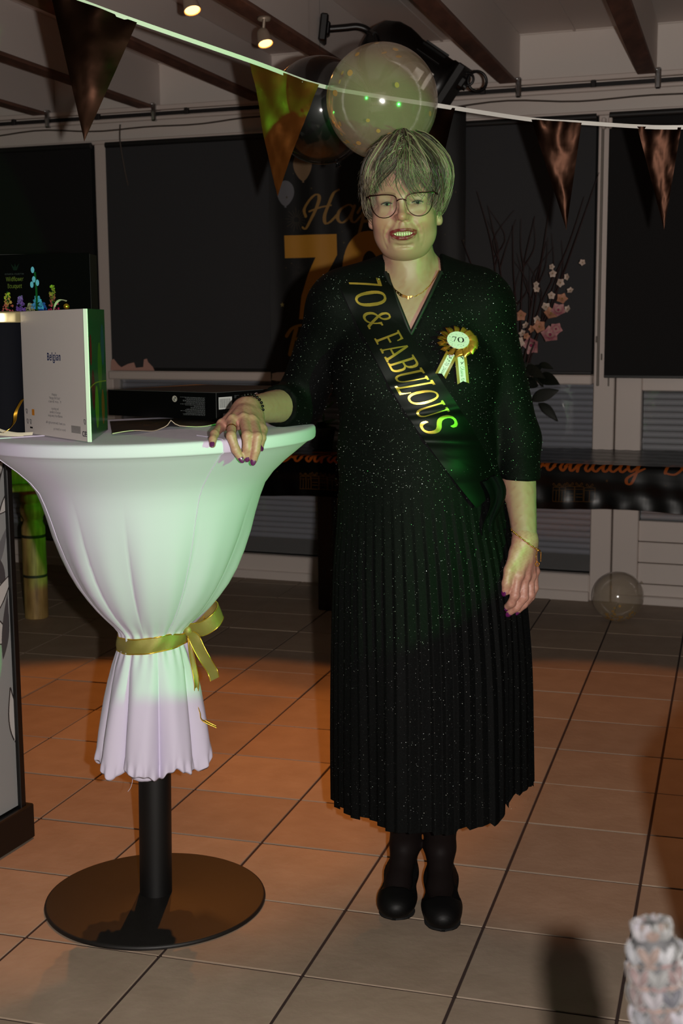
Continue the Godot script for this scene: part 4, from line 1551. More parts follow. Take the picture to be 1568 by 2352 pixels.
func build_hair(who: Node3D) -> void:
	var r := RandomNumberGenerator.new(); r.seed = 41
	var mb := MB.new()
	var tone := FastNoiseLite.new(); tone.seed = 3; tone.frequency = .9
	var hue := func(az: float, el: float) -> Color:
		var t := clampf(.5 + tone.get_noise_2d(az * 3.2, el * .8) * 1.1 + r.randf_range(-.3, .3), 0, 1)
		return lin(34, 28, 19).lerp(lin(126, 115, 92), t * t * .7 + t * .3)
	# close cap under the locks
	var rows := []
	var cols := []
	for j in 15:
		var row := PackedVector3Array(); var cc := []
		for i in 72:
			var az := -PI + TAU * i / 72
			var lo := lerp_list(HAIR_END, az) + .16 + .3 * smoothstep(.95, .5, absf(az))
			var el := lerpf(lo, PI / 2, pow(j / 14.0, .9))
			row.append(HEAD * scalp(az, el, .001 + .011 * smoothstep(0, .4, j / 14.0)))
			cc.append(lin(71, 61, 44))
		rows.append(row); cols.append(cc)
	mb.grid(rows, true, cols)
	# locks run from the parting and the crown to the hair's edge; over the forehead they sweep sideways
	for k in 4200:
		var end_az := r.randf_range(-PI, PI)
		if k > 2400: end_az = r.randf_range(-1.35, 1.35)
		var front := smoothstep(1.5, .6, absf(end_az))
		var part_az := .16
		var start_az := lerpf(end_az, part_az + (end_az - part_az) * .08, front)
		var lo := lerp_list(HAIR_END, end_az) + absf(r.randfn()) * .13 - .04
		var top := lerpf(r.randf_range(.5, 1.42), r.randf_range(.72, 1.40), front)
		if front < .4 and r.randf() < .4: top = r.randf_range(lo + .45, lo + .9)
		top = maxf(top, lo + .35)
		var full := r.randf()                       # 0 lies close, 1 on the outside
		var lift := .004 + .012 * full + (.007 * r.randf() if r.randf() < .16 else 0.0)
		var w := r.randf_range(.0009, .0021)
		var n := 13
		var pts := []; var rad := []
		var wob := r.randfn() * .055; var ph := r.randf() * TAU
		var flick := r.randfn() * .2
		var side_v := .0035 * smoothstep(-.7, -1.2, end_az) + .0125 * smoothstep(.75, 1.2, end_az) * smoothstep(2.4, 1.7, absf(end_az))
		for i in n:
			var t := float(i) / (n - 1)
			var el := lerpf(top, lo, pow(t, 1.0 + .5 * front))
			var az := lerpf(start_az, end_az, pow(t, lerpf(1.2, .75, front))) + wob * sin(t * 3 + ph) / maxf(cos(el), .3) + flick * t * t * t
			var vol := (.55 + .45 * smoothstep(-.5, .6, el)) * (1.0 + .22 * sin(az)) * (1.0 + .45 * smoothstep(.6, 1.0, el) * smoothstep(1.5, 1.15, el) * (.6 + .4 * sin(az * 3 + 1.2)))
			var close := smoothstep(1.0, .7, t)    # tips come back to the head
			var belly := side_v * sin(PI * smoothstep(1.1, -.75, el))
			pts.append(HEAD * scalp(az, el, lift * vol * (.3 + .7 * close) + belly + .002 * (1 - t) + .002))
			rad.append(w * (.55 + .45 * sin(PI * minf(t + .25, 1.0))) * (1.0 - .88 * smoothstep(.55, 1.0, t)) + .00018)
		mb.tube(pts, rad, 4, false, hue.call(end_az, lo), .55, (pts[0] - HEAD * hp(0, 34, -14)).normalized())
	# a soft lifted wave on top, brushed back and to the sides
	for k in 420:
		var a := r.randfn() * .42
		var az0 := .16 + a * .6
		var pts := []
		var h := r.randf_range(.010, .020)
		for i in 9:
			var t := i / 8.0
			var el := lerpf(.85, 1.45, t) if t < .6 else lerpf(1.21, 1.35, t)
			pts.append(HEAD * scalp(az0 + a * t * 1.6 - .25 * t, el + .1 * absf(a), .006 + h * sin(PI * (.12 + .8 * t))))
		var w := r.randf_range(.0010, .0018)
		var rad := []
		for i in 9: rad.append(lerpf(w, .0003, pow(i / 8.0, 1.6)))
		mb.tube(pts, rad, 4, false, hue.call(a * 2, .5), .55)
	# loose feathered wisps: over the forehead, at the temples and along the outline
	for w in [[[.20, .62], [.10, .40], [.12, .16], [.26, -.10], [.40, -.20]], [[.16, .70], [-.10, .55], [-.34, .36], [-.62, .14], [-.80, -.10]], [[.20, .66], [.34, .44], [.52, .20], [.74, -.06], [.92, -.26]], [[.12, .74], [-.20, .62], [-.60, .42], [-.95, .02], [-1.12, -.40]], [[.9, .5], [1.05, .2], [1.15, -.1], [1.2, -.4], [1.12, -.66]], [[-1.0, .4], [-1.15, .1], [-1.22, -.2], [-1.2, -.5], [-1.08, -.72]]]:
		for k in (12 if w[0][0] < .3 and w[2][0] < 0 else 26):
			var a0 := r.randfn() * .09; var e0 := r.randfn() * .07
			var cc: Array = w.map(func(q): return HEAD * scalp(q[0] + a0, q[1] + e0, r.randf_range(.008, .017)))
			var s := spline(cc, 14)
			var rad := []
			var ww := r.randf_range(.0007, .0015)
			for i in 14: rad.append(lerpf(ww, .0002, pow(i / 13.0, 1.3)))
			mb.tube(s, rad, 4, false, hue.call(w[2][0], .2), .6)
	for k in 260:
		var az := r.randf_range(-2.0, 2.0)
		var el := r.randf_range(.1, 1.3)
		var pts := []
		var slope := r.randf_range(-.05, .07)
		if absf(az) < .8 and el < .75: continue
		for i in 6: pts.append(HEAD * scalp(az + i * slope, el - i * .07, .012 + .0022 * i + .0015 * sin(i * 1.3 + k)))
		mb.tube(pts, [.0007, .0007, .0006, .0005, .0004, .0002], 3, false, hue.call(az, el), .8)
	var hm := vmat("hair", .45)
	part("hair", mb, hm, who, PERSON)


func build_dress(who: Node3D) -> void:
	dress_shapes = torso_shapes(.012)
	var arms := arm_shapes(.010)
	dress_shapes.append_array(arms)
	var fabric := mat("glitter_knit", Color(.058, .064, .064), .7, 0.0, .2)
	fabric.albedo_texture = noise_tex(.35, Color(.25, .27, .27), Color(1, 1, 1), 31, 512, FastNoiseLite.TYPE_VALUE, 2)
	fabric.uv1_triplanar = true; fabric.uv1_scale = Vector3.ONE * 5
	var white := func(_p): return Color.WHITE
	var mb := MB.new()
	nets(mb, dress_shapes, Vector3(-.22, .94, -3.10), Vector3(.46, 1.53, -2.76), .0062, white, Transform3D.IDENTITY, dress_clip)
	var bodice := part("dress_bodice", mb, fabric, who, PERSON)
	# wrinkles at the sleeve ends are left to the light; the skirt hangs in pressed pleats
	var pleats := 54
	var per := 6
	var r := RandomNumberGenerator.new(); r.seed = 5
	var hem := []
	var deep := []
	for k in pleats + 1:
		hem.append(r.randf_range(-.007, .007)); deep.append(r.randf_range(.6, 1.35))
	var rows := []
	for j in 64:
		var f := j / 63.0
		var row := PackedVector3Array()
		for i in pleats * per:
			var k := i / per
			var t := (i % per) / float(per)
			var a := TAU * (i + 0.0) / (pleats * per)       # 0 = picture right, PI/2 = front
			var front := sin(a)
			var low: float = .262 + hem[k] + .022 * smoothstep(.2, .95, cos(a)) - .012 * smoothstep(.3, 1, front) + (.018 if cos(a) > .66 and front > 0 else 0.0)
			var y := lerpf(1.055, low, f)
			var c := skirt_center(y); var h := skirt_half(y)
			var saw := (t / .84 if t < .84 else (1 - t) / .16) - .5
			var amp: float = .0075 * smoothstep(1.04, .72, y) * deep[k]
			var wave := .007 * smoothstep(1.0, .3, y) * (sin(a * 7 + .6) + .6 * sin(a * 12 + 2.1 + y * 2))
			var rr := 1.0 + (saw * amp + wave) / h.x
			row.append(Vector3(c.x + cos(a) * h.x * rr, y, c.z + sin(a) * h.y * rr))
		rows.append(row)
	mb = MB.new()
	mb.grid(rows, true)
	part("dress_skirt", mb, fabric, who, PERSON)
	# glitter woven into the cloth: thousands of tiny reflecting flecks, one mesh
	var gl := MB.new()
	var fleck := func(p: Vector3, n: Vector3):
		var b := Basis.looking_at(n.rotated(Vector3(r.randf() - .5, r.randf() - .5, r.randf() - .5).normalized(), r.randf() * .6), Vector3(.3, .9, .1))
		var s := r.randf_range(.0003, .00055)
		var v := pow(r.randf(), 5.0) * .8 + .03
		var col := Color(v * r.randf_range(.85, 1), v, v * r.randf_range(.85, 1))
		gl.face([p + b * Vector3(-s, -s, 0), p + b * Vector3(-s, s, 0), p + b * Vector3(s, s, 0), p + b * Vector3(s, -s, 0)], col)
	for q in 5200:
		var a := r.randf() * PI * 1.15 - .08 * PI
		var y := r.randf_range(.27, 1.03)
		var c := skirt_center(y); var h := skirt_half(y)
		fleck.call(Vector3(c.x + cos(a) * (h.x + .008), y, c.z + sin(a) * (h.y + .008)), Vector3(cos(a), .1, sin(a)))
	for q in 3800:
		var x := r.randf_range(-.16, .45); var y := r.randf_range(.99, 1.44)
		var z := front_z(x, y, .0008)
		var p := Vector3(x, y, z)
		if z < -3.04 or dress_clip(p, -1.0) > -.002: continue
		fleck.call(p, Vector3(clampf((x - .16) * 2, -.7, .7), .2, 1).normalized())
	part("glitter", gl, vmat("glitter_fleck", .35, .3), bodice, PERSON).set_meta("kind", "stuff")

	# neckline edge, where the two sides of the wrap meet
	var trim := mat("neck_binding", Color(.016, .018, .018), .6)
	for e in [[Vector2(.0967, 1.4407), Vector2(.1486, 1.3085)], [Vector2(.2168, 1.4407), Vector2(.1486, 1.3085)]]:
		var pts := []
		for i in 16:
			var q: Vector2 = e[0].lerp(e[1], i / 15.0)
			var z := -2.60
			while z > -3.0 and dist(dress_shapes, Vector3(q.x, q.y, z)) > -.002: z -= .0008
			pts.append(Vector3(q.x, q.y, z))
		mb = MB.new(); mb.tube(pts, .0048, 8)
		part("neckline", mb, trim, bodice, PERSON)
	build_sash(who)


func build_sash(who: Node3D) -> void:
	var W := 1536; var H := 256
	var im := Image.create(W, H, false, Image.FORMAT_RGBA8)
	im.fill(Color(.016, .028, .023))
	var foil := Image.create(W, H, false, Image.FORMAT_RGBA8)
	foil.fill(Color(0, .46, 0))
	for q in [["70", .022, .098, .64], ["&", .138, .068, .60], ["F", .246, .042, .64], ["A", .289, .050, .64], ["B", .341, .038, .64], ["U", .381, .042, .64], ["L", .426, .040, .80], ["O", .464, .070, .62], ["U", .541, .058, .64], ["S", .607, .064, .74]]:
		var w := text_width(q[0])
		var sx: float = q[2] * W / w
		var x := Transform2D(Vector2(sx, 0), Vector2(0, -q[3] * H * .95), Vector2(q[1] * W, .81 * H + (.10 * H if q[3] > .7 else 0.0)))
		print_text(im, q[0], x, Color(.80, .68, .30))
		print_text(foil, q[0], x, Color(.85, .30, 0))
	var m := printed("sash_satin", im, 1.0, 1.0)
	m.metallic_texture = tex(foil); m.metallic_texture_channel = BaseMaterial3D.TEXTURE_CHANNEL_RED
	m.metallic_specular = .25
	m.roughness_texture = m.metallic_texture; m.roughness_texture_channel = BaseMaterial3D.TEXTURE_CHANNEL_GREEN
	# centre line from the shoulder to the hip, width across; the cloth lies on the dress with soft buckles
	var right := [Vector2(.102, 1.452), Vector2(.125, 1.362), Vector2(.149, 1.309), Vector2(.2085, 1.217), Vector2(.241, 1.168), Vector2(.286, 1.098), Vector2(.327, 1.020), Vector2(.337, .985)]
	var left := [Vector2(-.008, 1.430), Vector2(.027, 1.350), Vector2(.0655, 1.275), Vector2(.104, 1.200), Vector2(.142, 1.138), Vector2(.182, 1.080), Vector2(.232, 1.012), Vector2(.285, .945)]
	var rows := []
	var nu := 121; var nv := 19
	for j in nv: rows.append(PackedVector3Array())
	for i in nu:
		var t := float(i) / (nu - 1)
		var k := t * (right.size() - 1)
		var a := mini(int(k), right.size() - 2)
		var rr: Vector2 = right[a].cubic_interpolate(right[a + 1], right[maxi(a - 1, 0)], right[mini(a + 2, right.size() - 1)], k - a)
		var ll: Vector2 = left[a].cubic_interpolate(left[a + 1], left[maxi(a - 1, 0)], left[mini(a + 2, left.size() - 1)], k - a)
		for j in nv:
			var s := float(j) / (nv - 1)
			var q := rr.lerp(ll, s)
			var buckle := .0016 * sin(t * 26 + s * 2.0) + .0045 * exp(-pow((t - .40 - s * .03) / .018, 2)) + .004 * exp(-pow((t - .60 + s * .04) / .02, 2)) + .005 * exp(-pow((t - .745 + s * .05) / .022, 2)) + .003 * sin(s * PI)
			var z := front_z(q.x, minf(q.y, 1.415), .004) + buckle
			if q.y > 1.395:      # over the shoulder it turns to the back
				var o := (q.y - 1.395) / .06
				z -= .055 * o * o
			rows[j].append(Vector3(q.x, q.y, z))
	rows.reverse()
	var mb := MB.new()
	mb.sheet(rows, .0008, [], Vector2(0, 1), Vector2(1, 0))
	var sash := part("sash", mb, m, who, PERSON)
	# the gathered end that hangs at the hip under the arm
	mb = MB.new()
	rows = []
	for j in 7:
		var row := PackedVector3Array()
		for i in 14:
			var t := i / 13.0
			var s := j / 6.0
			row.append(Vector3(.298 + .040 * s + .012 * sin(t * 5) + t * .012, 1.00 - t * .115 + .012 * s, -2.795 + .012 * sin(s * 9 + t * 3) - .04 * s))
		rows.append(row)
	rows.reverse()
	mb.sheet(rows, .0008)
	var plain := mat("sash_plain", Color(.02, .035, .03), .75, 0.0, .15)
	part("sash_tail", mb, plain, sash, PERSON)


func build_jewels(who: Node3D) -> void:
	var gold := mat("jewel_gold", Color(.83, .62, .30), .22, 1.0)
	var dark := mat("dark_bead", Color(.03, .025, .025), .15)
	# necklace: a flat curved bar with a small point, on a chain
	var nk := []
	var skin := torso_shapes(0.0)
	skin.append(cap_(HEAD * hp(0, -62, -12), Vector3(.157, 1.425, -2.955), .052, .056, .02))
	for i in 41:
		var t := i / 40.0
		var x := lerpf(.104, .213, t)
		var y := lerp_list([[0, 1.424], [.12, 1.402], [.25, 1.390], [.37, 1.3855], [.5, 1.3885], [.65, 1.397], [.8, 1.412], [.92, 1.430], [1, 1.445]], t)
		var z := -2.7
		while z > -3.0 and dist(skin, Vector3(x, y, z)) > .002: z -= .0006
		nk.append(Vector3(x, y, z))
	var n := Node3D.new(); n.name = "necklace"; who.add_child(n)
	var mb := MB.new()
	var bar := nk.slice(2, 23)
	var rows := [PackedVector3Array(), PackedVector3Array()]
	for i in bar.size():
		var w := .0042 * sin(PI * (i + .6) / (bar.size() + .2)) + .0012
		rows[0].append(bar[i] - Vector3(0, w + (.0035 * exp(-pow((i - 9) / 1.6, 2))), 0)); rows[1].append(bar[i] + Vector3(0, w * .8, -.0004))
	mb.sheet(rows, .0012)
	part("bar", mb, gold, n, PERSON)
	mb = MB.new()
	for i in range(4, bar.size() - 3, 2):
		mb.box(bar[i] + Vector3(0, 0, .0014), Vector3(.0016, .0032, .001), Basis.IDENTITY, .0002)
	part("key_pattern", mb, mat("old_gold", Color(.22, .13, .06), .4, .6), n, PERSON)
	mb = MB.new()
	mb.tube(nk.slice(20), .0009, 5)
	for i in range(20, 40):
		for f in [0.0, .5]:
			mb.ball(nk[i].lerp(nk[mini(i + 1, 40)], f), .0013, 6, 5)
	part("chain", mb, gold, n, PERSON)
	mb = MB.new()
	mb.tube(nk.slice(0, 4), .0012, 6)
	part("chain", mb, gold, n, PERSON)
	# beads round the wrist on the table
	var c: Vector3 = HAND_A.w + Vector3(.006, .0, -.012)
	var ax := Vector3(-.43, .0, .9).normalized()
	var e1 := ax.cross(Vector3.UP).normalized(); var e2 := e1.cross(ax)
	var br := Node3D.new(); br.name = "bead_bracelet"; who.add_child(br)
	for k in 26:
		var a := TAU * k / 26
		mb = MB.new(); mb.ball(c + (e1 * cos(a) + e2 * sin(a)) * .0315, .0034, 10, 7)
		part("bead", mb, mat("steel_bead", Color(.8, .8, .78), .12, 1.0) if k in [14, 15] else dark, br, PERSON)
	# thin chain on the other wrist, hanging low on the outer side
	var cb := Node3D.new(); cb.name = "chain_bracelet"; who.add_child(cb)
	var w: Vector3 = HAND_B.w
	mb = MB.new()
	for k in 64:
		var a := TAU * k / 64
		var p := w + Vector3(cos(a) * .0315, .003 - .0235 * cos(a), sin(a) * .0305 + .004)
		mb.ball(p, .0016 if k % 3 else .0023, 6, 5)
	part("links", mb, gold, cb, PERSON)
	mb = MB.new()
	for k in 10: mb.ball(w + Vector3(.0235 - .003 * sin(k * .3), -.016 - k * .0026, .027), .0013, 6, 5)
	for k in 9: mb.ball(w + Vector3(.0325, -.022 - k * .0024, .016), .0013, 6, 5)
	for k in 14:
		var a := TAU * k / 14
		mb.ball(w + Vector3(.0235 + cos(a) * .0042, -.0455 + sin(a) * .0042, .027), .0013, 6, 5)
	part("safety_chain", mb, gold, cb, PERSON)
	# ring on the ring finger
	var a0: Vector3 = HAND_A.mr.lerp(HAND_A.rp, .52)
	var t0: Vector3 = (HAND_A.rp - HAND_A.mr).normalized()
	mb = MB.new()
	var f1 := t0.cross(Vector3.UP).normalized(); var f2 := f1.cross(t0)
	rows = []
	for q in [-.003, -.0015, .0015, .003]:
		var row := PackedVector3Array()
		for k in 24:
			var a := TAU * k / 24
			row.append(a0 + t0 * q + (f1 * cos(a) + f2 * sin(a)) * (.0112 if absf(q) < .002 else .0108))
		rows.append(row)
	mb.grid(rows, true)
	part("finger_ring", mb, gold, who, PERSON)
	build_rosette(who)


func build_rosette(who: Node3D) -> void:
	var gold := mat("rosette_ribbon", Color(.78, .58, .22), .3, .75)
	var ro := Node3D.new(); ro.name = "rosette"; who.add_child(ro)
	var c := Vector3(.2458, 1.2935, 0)
	c.z = front_z(c.x, c.y, .004) + .012
	var b := Basis(Vector3.RIGHT, -.76) * Basis(Vector3.UP, .08)
	var n := 14
	for k in n:
		var a := TAU * (k + .5) / n
		var d := Vector3(cos(a), sin(a), 0); var s := Vector3(-sin(a), cos(a), 0)
		var rows := []
		for i in 9:       # each fold is a flat loop of ribbon: out over the top, back underneath
			var t := i / 8.0
			var rad := .020 + .0235 * sin(PI * (t * .5 + .0)) if t < .99 else .0435
			rad = lerpf(.020, .0435, minf(t * 2, 1.0)) if t <= .5 else lerpf(.0435, .024, t * 2 - 1)
			var up := .004 * sin(PI * minf(t * 2, 1.0)) + (.001 if t <= .5 else -.004 * (t * 2 - 1))
			var w := (.0064 + .0006 * sin(k * 2.0)) * (.75 + .25 * rad / .0435)
			rows.append(PackedVector3Array([c + b * (d * rad - s * w + Vector3(0, 0, up - .0025)), c + b * (d * rad + Vector3(0, 0, up + .0015)), c + b * (d * rad + s * w + Vector3(0, 0, up + .0035))]))
		rows.reverse()
		var mb := MB.new()
		mb.sheet(rows, .0004)
		part("ribbon_fold", mb, gold, ro, PERSON)
	var im := Image.create(256, 256, false, Image.FORMAT_RGBA8)
	im.fill(Color(.86, .88, .84))
	var r := RandomNumberGenerator.new(); r.seed = 8
	for i in 46:
		var p := Vector2(128, 128) + Vector2.from_angle(r.randf() * TAU) * r.randf_range(70, 120)
		fill_dot(im, p, r.randf_range(1.5, 4), Color(.10, .12, .10))
	print_text(im, "7", Transform2D(Vector2(78, 0), Vector2(0, -74), Vector2(62, 158)), Color(.04, .06, .05))
	print_text(im, "0", Transform2D(Vector2(108, 0), Vector2(0, -76), Vector2(122, 166)), Color(.04, .06, .05))
	var mb := MB.new()
	var ring := []
	var ur := []
	for i in 40:
		var a := TAU * i / 40
		ring.append(c + b * Vector3(cos(a) * .0235, sin(a) * .0235, .007)); ur.append(Vector2(.5 + cos(a) * .49, .5 - sin(a) * .49))
	mb.uvface(ring, ur)
	var low := []
	for p in ring: low.append(p - b.z * .0025)
	mb.grid([PackedVector3Array(low), PackedVector3Array(ring)], true, [], Vector2(.5, .02), Vector2(.5, .02))
	part("badge", mb, printed("rosette_badge", im, .35), ro, PERSON)
	# the two tails with their print
	var k := 0
	for q in [[Vector3(.2330, 1.270, 0), Vector3(.2085, 1.2235, 0), ["70", "Years"]], [Vector3(.2510, 1.268, 0), Vector3(.2565, 1.207, 0), ["Cheers to"]]]:
		im = Image.create(128, 320, false, Image.FORMAT_RGBA8)
		im.fill(Color(.55, .44, .16))
		im.fill_rect(Rect2i(30, 0, 68, 320), Color(.84, .86, .82))
		for i in 22: fill_dot(im, Vector2(r.randf_range(36, 92), r.randf_range(2, 110)), r.randf_range(2, 6), Color(.08, .09, .08))
		if k == 0:
			print_text(im, "70", Transform2D(Vector2(0, 34), Vector2(40, 0), Vector2(46, 120)), Color(.08, .09, .08))
			script(im, "Years", Transform2D(Vector2(0, 36), Vector2(-38, 0), Vector2(92, 190)), .8, 1.8, Color(.1, .1, .1))
		else:
			script(im, "Cheers to", Transform2D(Vector2(0, 38), Vector2(-42, 0), Vector2(90, 128)), .8, 1.8, Color(.1, .1, .1))
		var a: Vector3 = q[0]; var e: Vector3 = q[1]
		var d := (e - a).normalized()
		var s := Vector3(-d.y, d.x, 0)
		var rows := []
		for i in 12:
			var t := i / 11.0
			var row := PackedVector3Array()
			for j in 5:
				var p := a + (e - a) * t + s * .0125 * (j - 2) / 2.0
				if i == 11: p -= d * .006 * (1.0 - absf(j - 2) / 2.0)
				p.z = front_z(p.x, p.y, .004) + .004 + .001 * sin(t * 7)
				row.append(p)
			rows.append(row)
		mb = MB.new()
		var fr := rows.duplicate()
		fr.reverse()
		mb.sheet(fr, .0005, [], Vector2(0, 1), Vector2(1, 0))
		part("ribbon_tail", mb, printed("rosette_tail_%d" % k, im, .4), ro, PERSON)
		k += 1

func build_back_table() -> void:
	var wood := mat("dark_wood", Color(.13, .065, .04), .55)
	wood.albedo_texture = noise_tex(.015, Color(.6, .6, .6), Color(1, 1, 1), 17); wood.uv1_triplanar = true; wood.uv1_scale = Vector3(4, .8, 4)
	var t := wthing("long_table", "long dark wooden table along the window wall under a black birthday cloth", "table", -1.0, 0, .35)
	var m := MB.new(); m.box(Vector3(0, .705, 0), Vector3(3.0, .03, .62), Basis.IDENTITY, .003)
	part("table_top", m, wood, t)
	m = MB.new(); m.box(Vector3(0, .64, .26), Vector3(2.7, .09, .02)); m.box(Vector3(0, .64, -.26), Vector3(2.7, .09, .02))
	part("apron", m, wood, t)
	for s in [-1.19, 1.3]:
		for n in [-.24, .24]:
			m = MB.new(); m.box(Vector3(s, .345, n), Vector3(.075, .69, .07), Basis.IDENTITY, .005)
			part("leg", m, wood, t)
	# the cloth: print runs over the front edge, so the word is cut by it
	var im := Image.create(768, 1024, false, Image.FORMAT_RGBA8)
	im.fill(Color(.012, .012, .013))
	var gold := Color(.55, .27, .07)
	script(im, "Birthday", Transform2D(Vector2(150, 0), Vector2(0, 128), Vector2(30, 705)), 5.0, 9.0, gold)
	script(im, "Happy", Transform2D(Vector2(100, 0), Vector2(0, 90), Vector2(200, 560)), 4.0, 7.0, gold)
	var r := RandomNumberGenerator.new(); r.seed = 23
	var dim := Color(.24, .16, .05)
	var gx := 200; var gy := 905
	for q in [[0, 40, 70], [35, 40, 70], [70, 52, 75], [122, 52, 75], [176, 62, 70]]:
		var x0: int = gx + q[0]; var w: int = q[1] if q[0] != 35 else 36; var h: int = q[2]
		im.fill_rect(Rect2i(x0, gy + 78 - h, w, 4), dim); im.fill_rect(Rect2i(x0, gy + 78, w, 4), dim)
		im.fill_rect(Rect2i(x0, gy + 78 - h, 4, h), dim); im.fill_rect(Rect2i(x0 + w - 3, gy + 78 - h, 4, h + 4), dim)
		im.fill_rect(Rect2i(x0, gy + 92 - h, w, 3), dim)
		if q[0] in [70, 122]:
			im.fill_rect(Rect2i(x0 + 8, gy + 40, w - 14, 4), dim); im.fill_rect(Rect2i(x0 + 8, gy + 56, w - 14, 4), dim)
		else: im.fill_rect(Rect2i(x0 + w / 2 - 2, gy + 92 - h, 5, h - 14), dim)
		for e in [-1.0, 1.0]:
			stroke(im, [Vector2(x0 + w / 2, gy + 76 - h), Vector2(x0 + w / 2 + e * 15, gy + 60 - h), Vector2(x0 + w / 2 + e * 18, gy + 70 - h), Vector2(x0 + w / 2, gy + 76 - h)], 1.5, 2.5, dim)
	for i in 26:
		var p := Vector2(r.randf() * 768, r.randf_range(300, 1015))
		if absf(p.y - 780) < 90 or (p.x > 180 and p.x < 460 and p.y > 800): continue
		star(im, p, r.randf_range(5, 10), dim)
	var pm := printed("birthday_cloth", im, .28)
	pm.texture_repeat = true
	pm.metallic_specular = .32
	var c := wthing("birthday_cloth", "glossy black birthday tablecloth with gold lettering on the long table by the windows", "tablecloth", -1.0, .722, .35)
	var rows := []
	for j in 40:
		var f := j / 39.0          # 0 hem, then up the front, over the edge, to the back
		var row := PackedVector3Array()
		for i in 201:
			var s := -1.58 + 3.16 * i / 200.0
			var dist_ := f * .852
			var wr := .0025 * sin(s * 31 + sin(s * 7) * 3) + .0018 * sin(s * 57 + f * 20)
			var p: Vector3
			if dist_ < .186:
				var k := 1.0 - dist_ / .186
				p = Vector3(s, -.186 + dist_ + .006 * sin(s * 9) * k, .322 + wr * 1.2 * k + .008 * k + .003 * sin(dist_ * 60 + s * 4))
			else:
				p = Vector3(s, .0012 + absf(wr) * .7 + .0012 * sin(dist_ * 45 + s * 3), .322 - (dist_ - .186))
			row.append(p)
		rows.append(row)
	m = MB.new()
	m.sheet(rows, .0006, [], Vector2(-.24, 1), Vector2(5.21, 0))
	part("cloth", m, pm, c)


func star(im: Image, p: Vector2, rad: float, c: Color) -> void:
	var q := PackedVector2Array()
	for k in 10: q.append(p + Vector2.from_angle(-PI / 2 + TAU * k / 10) * (rad if k % 2 == 0 else rad * .45))
	fill_poly(im, q, c)


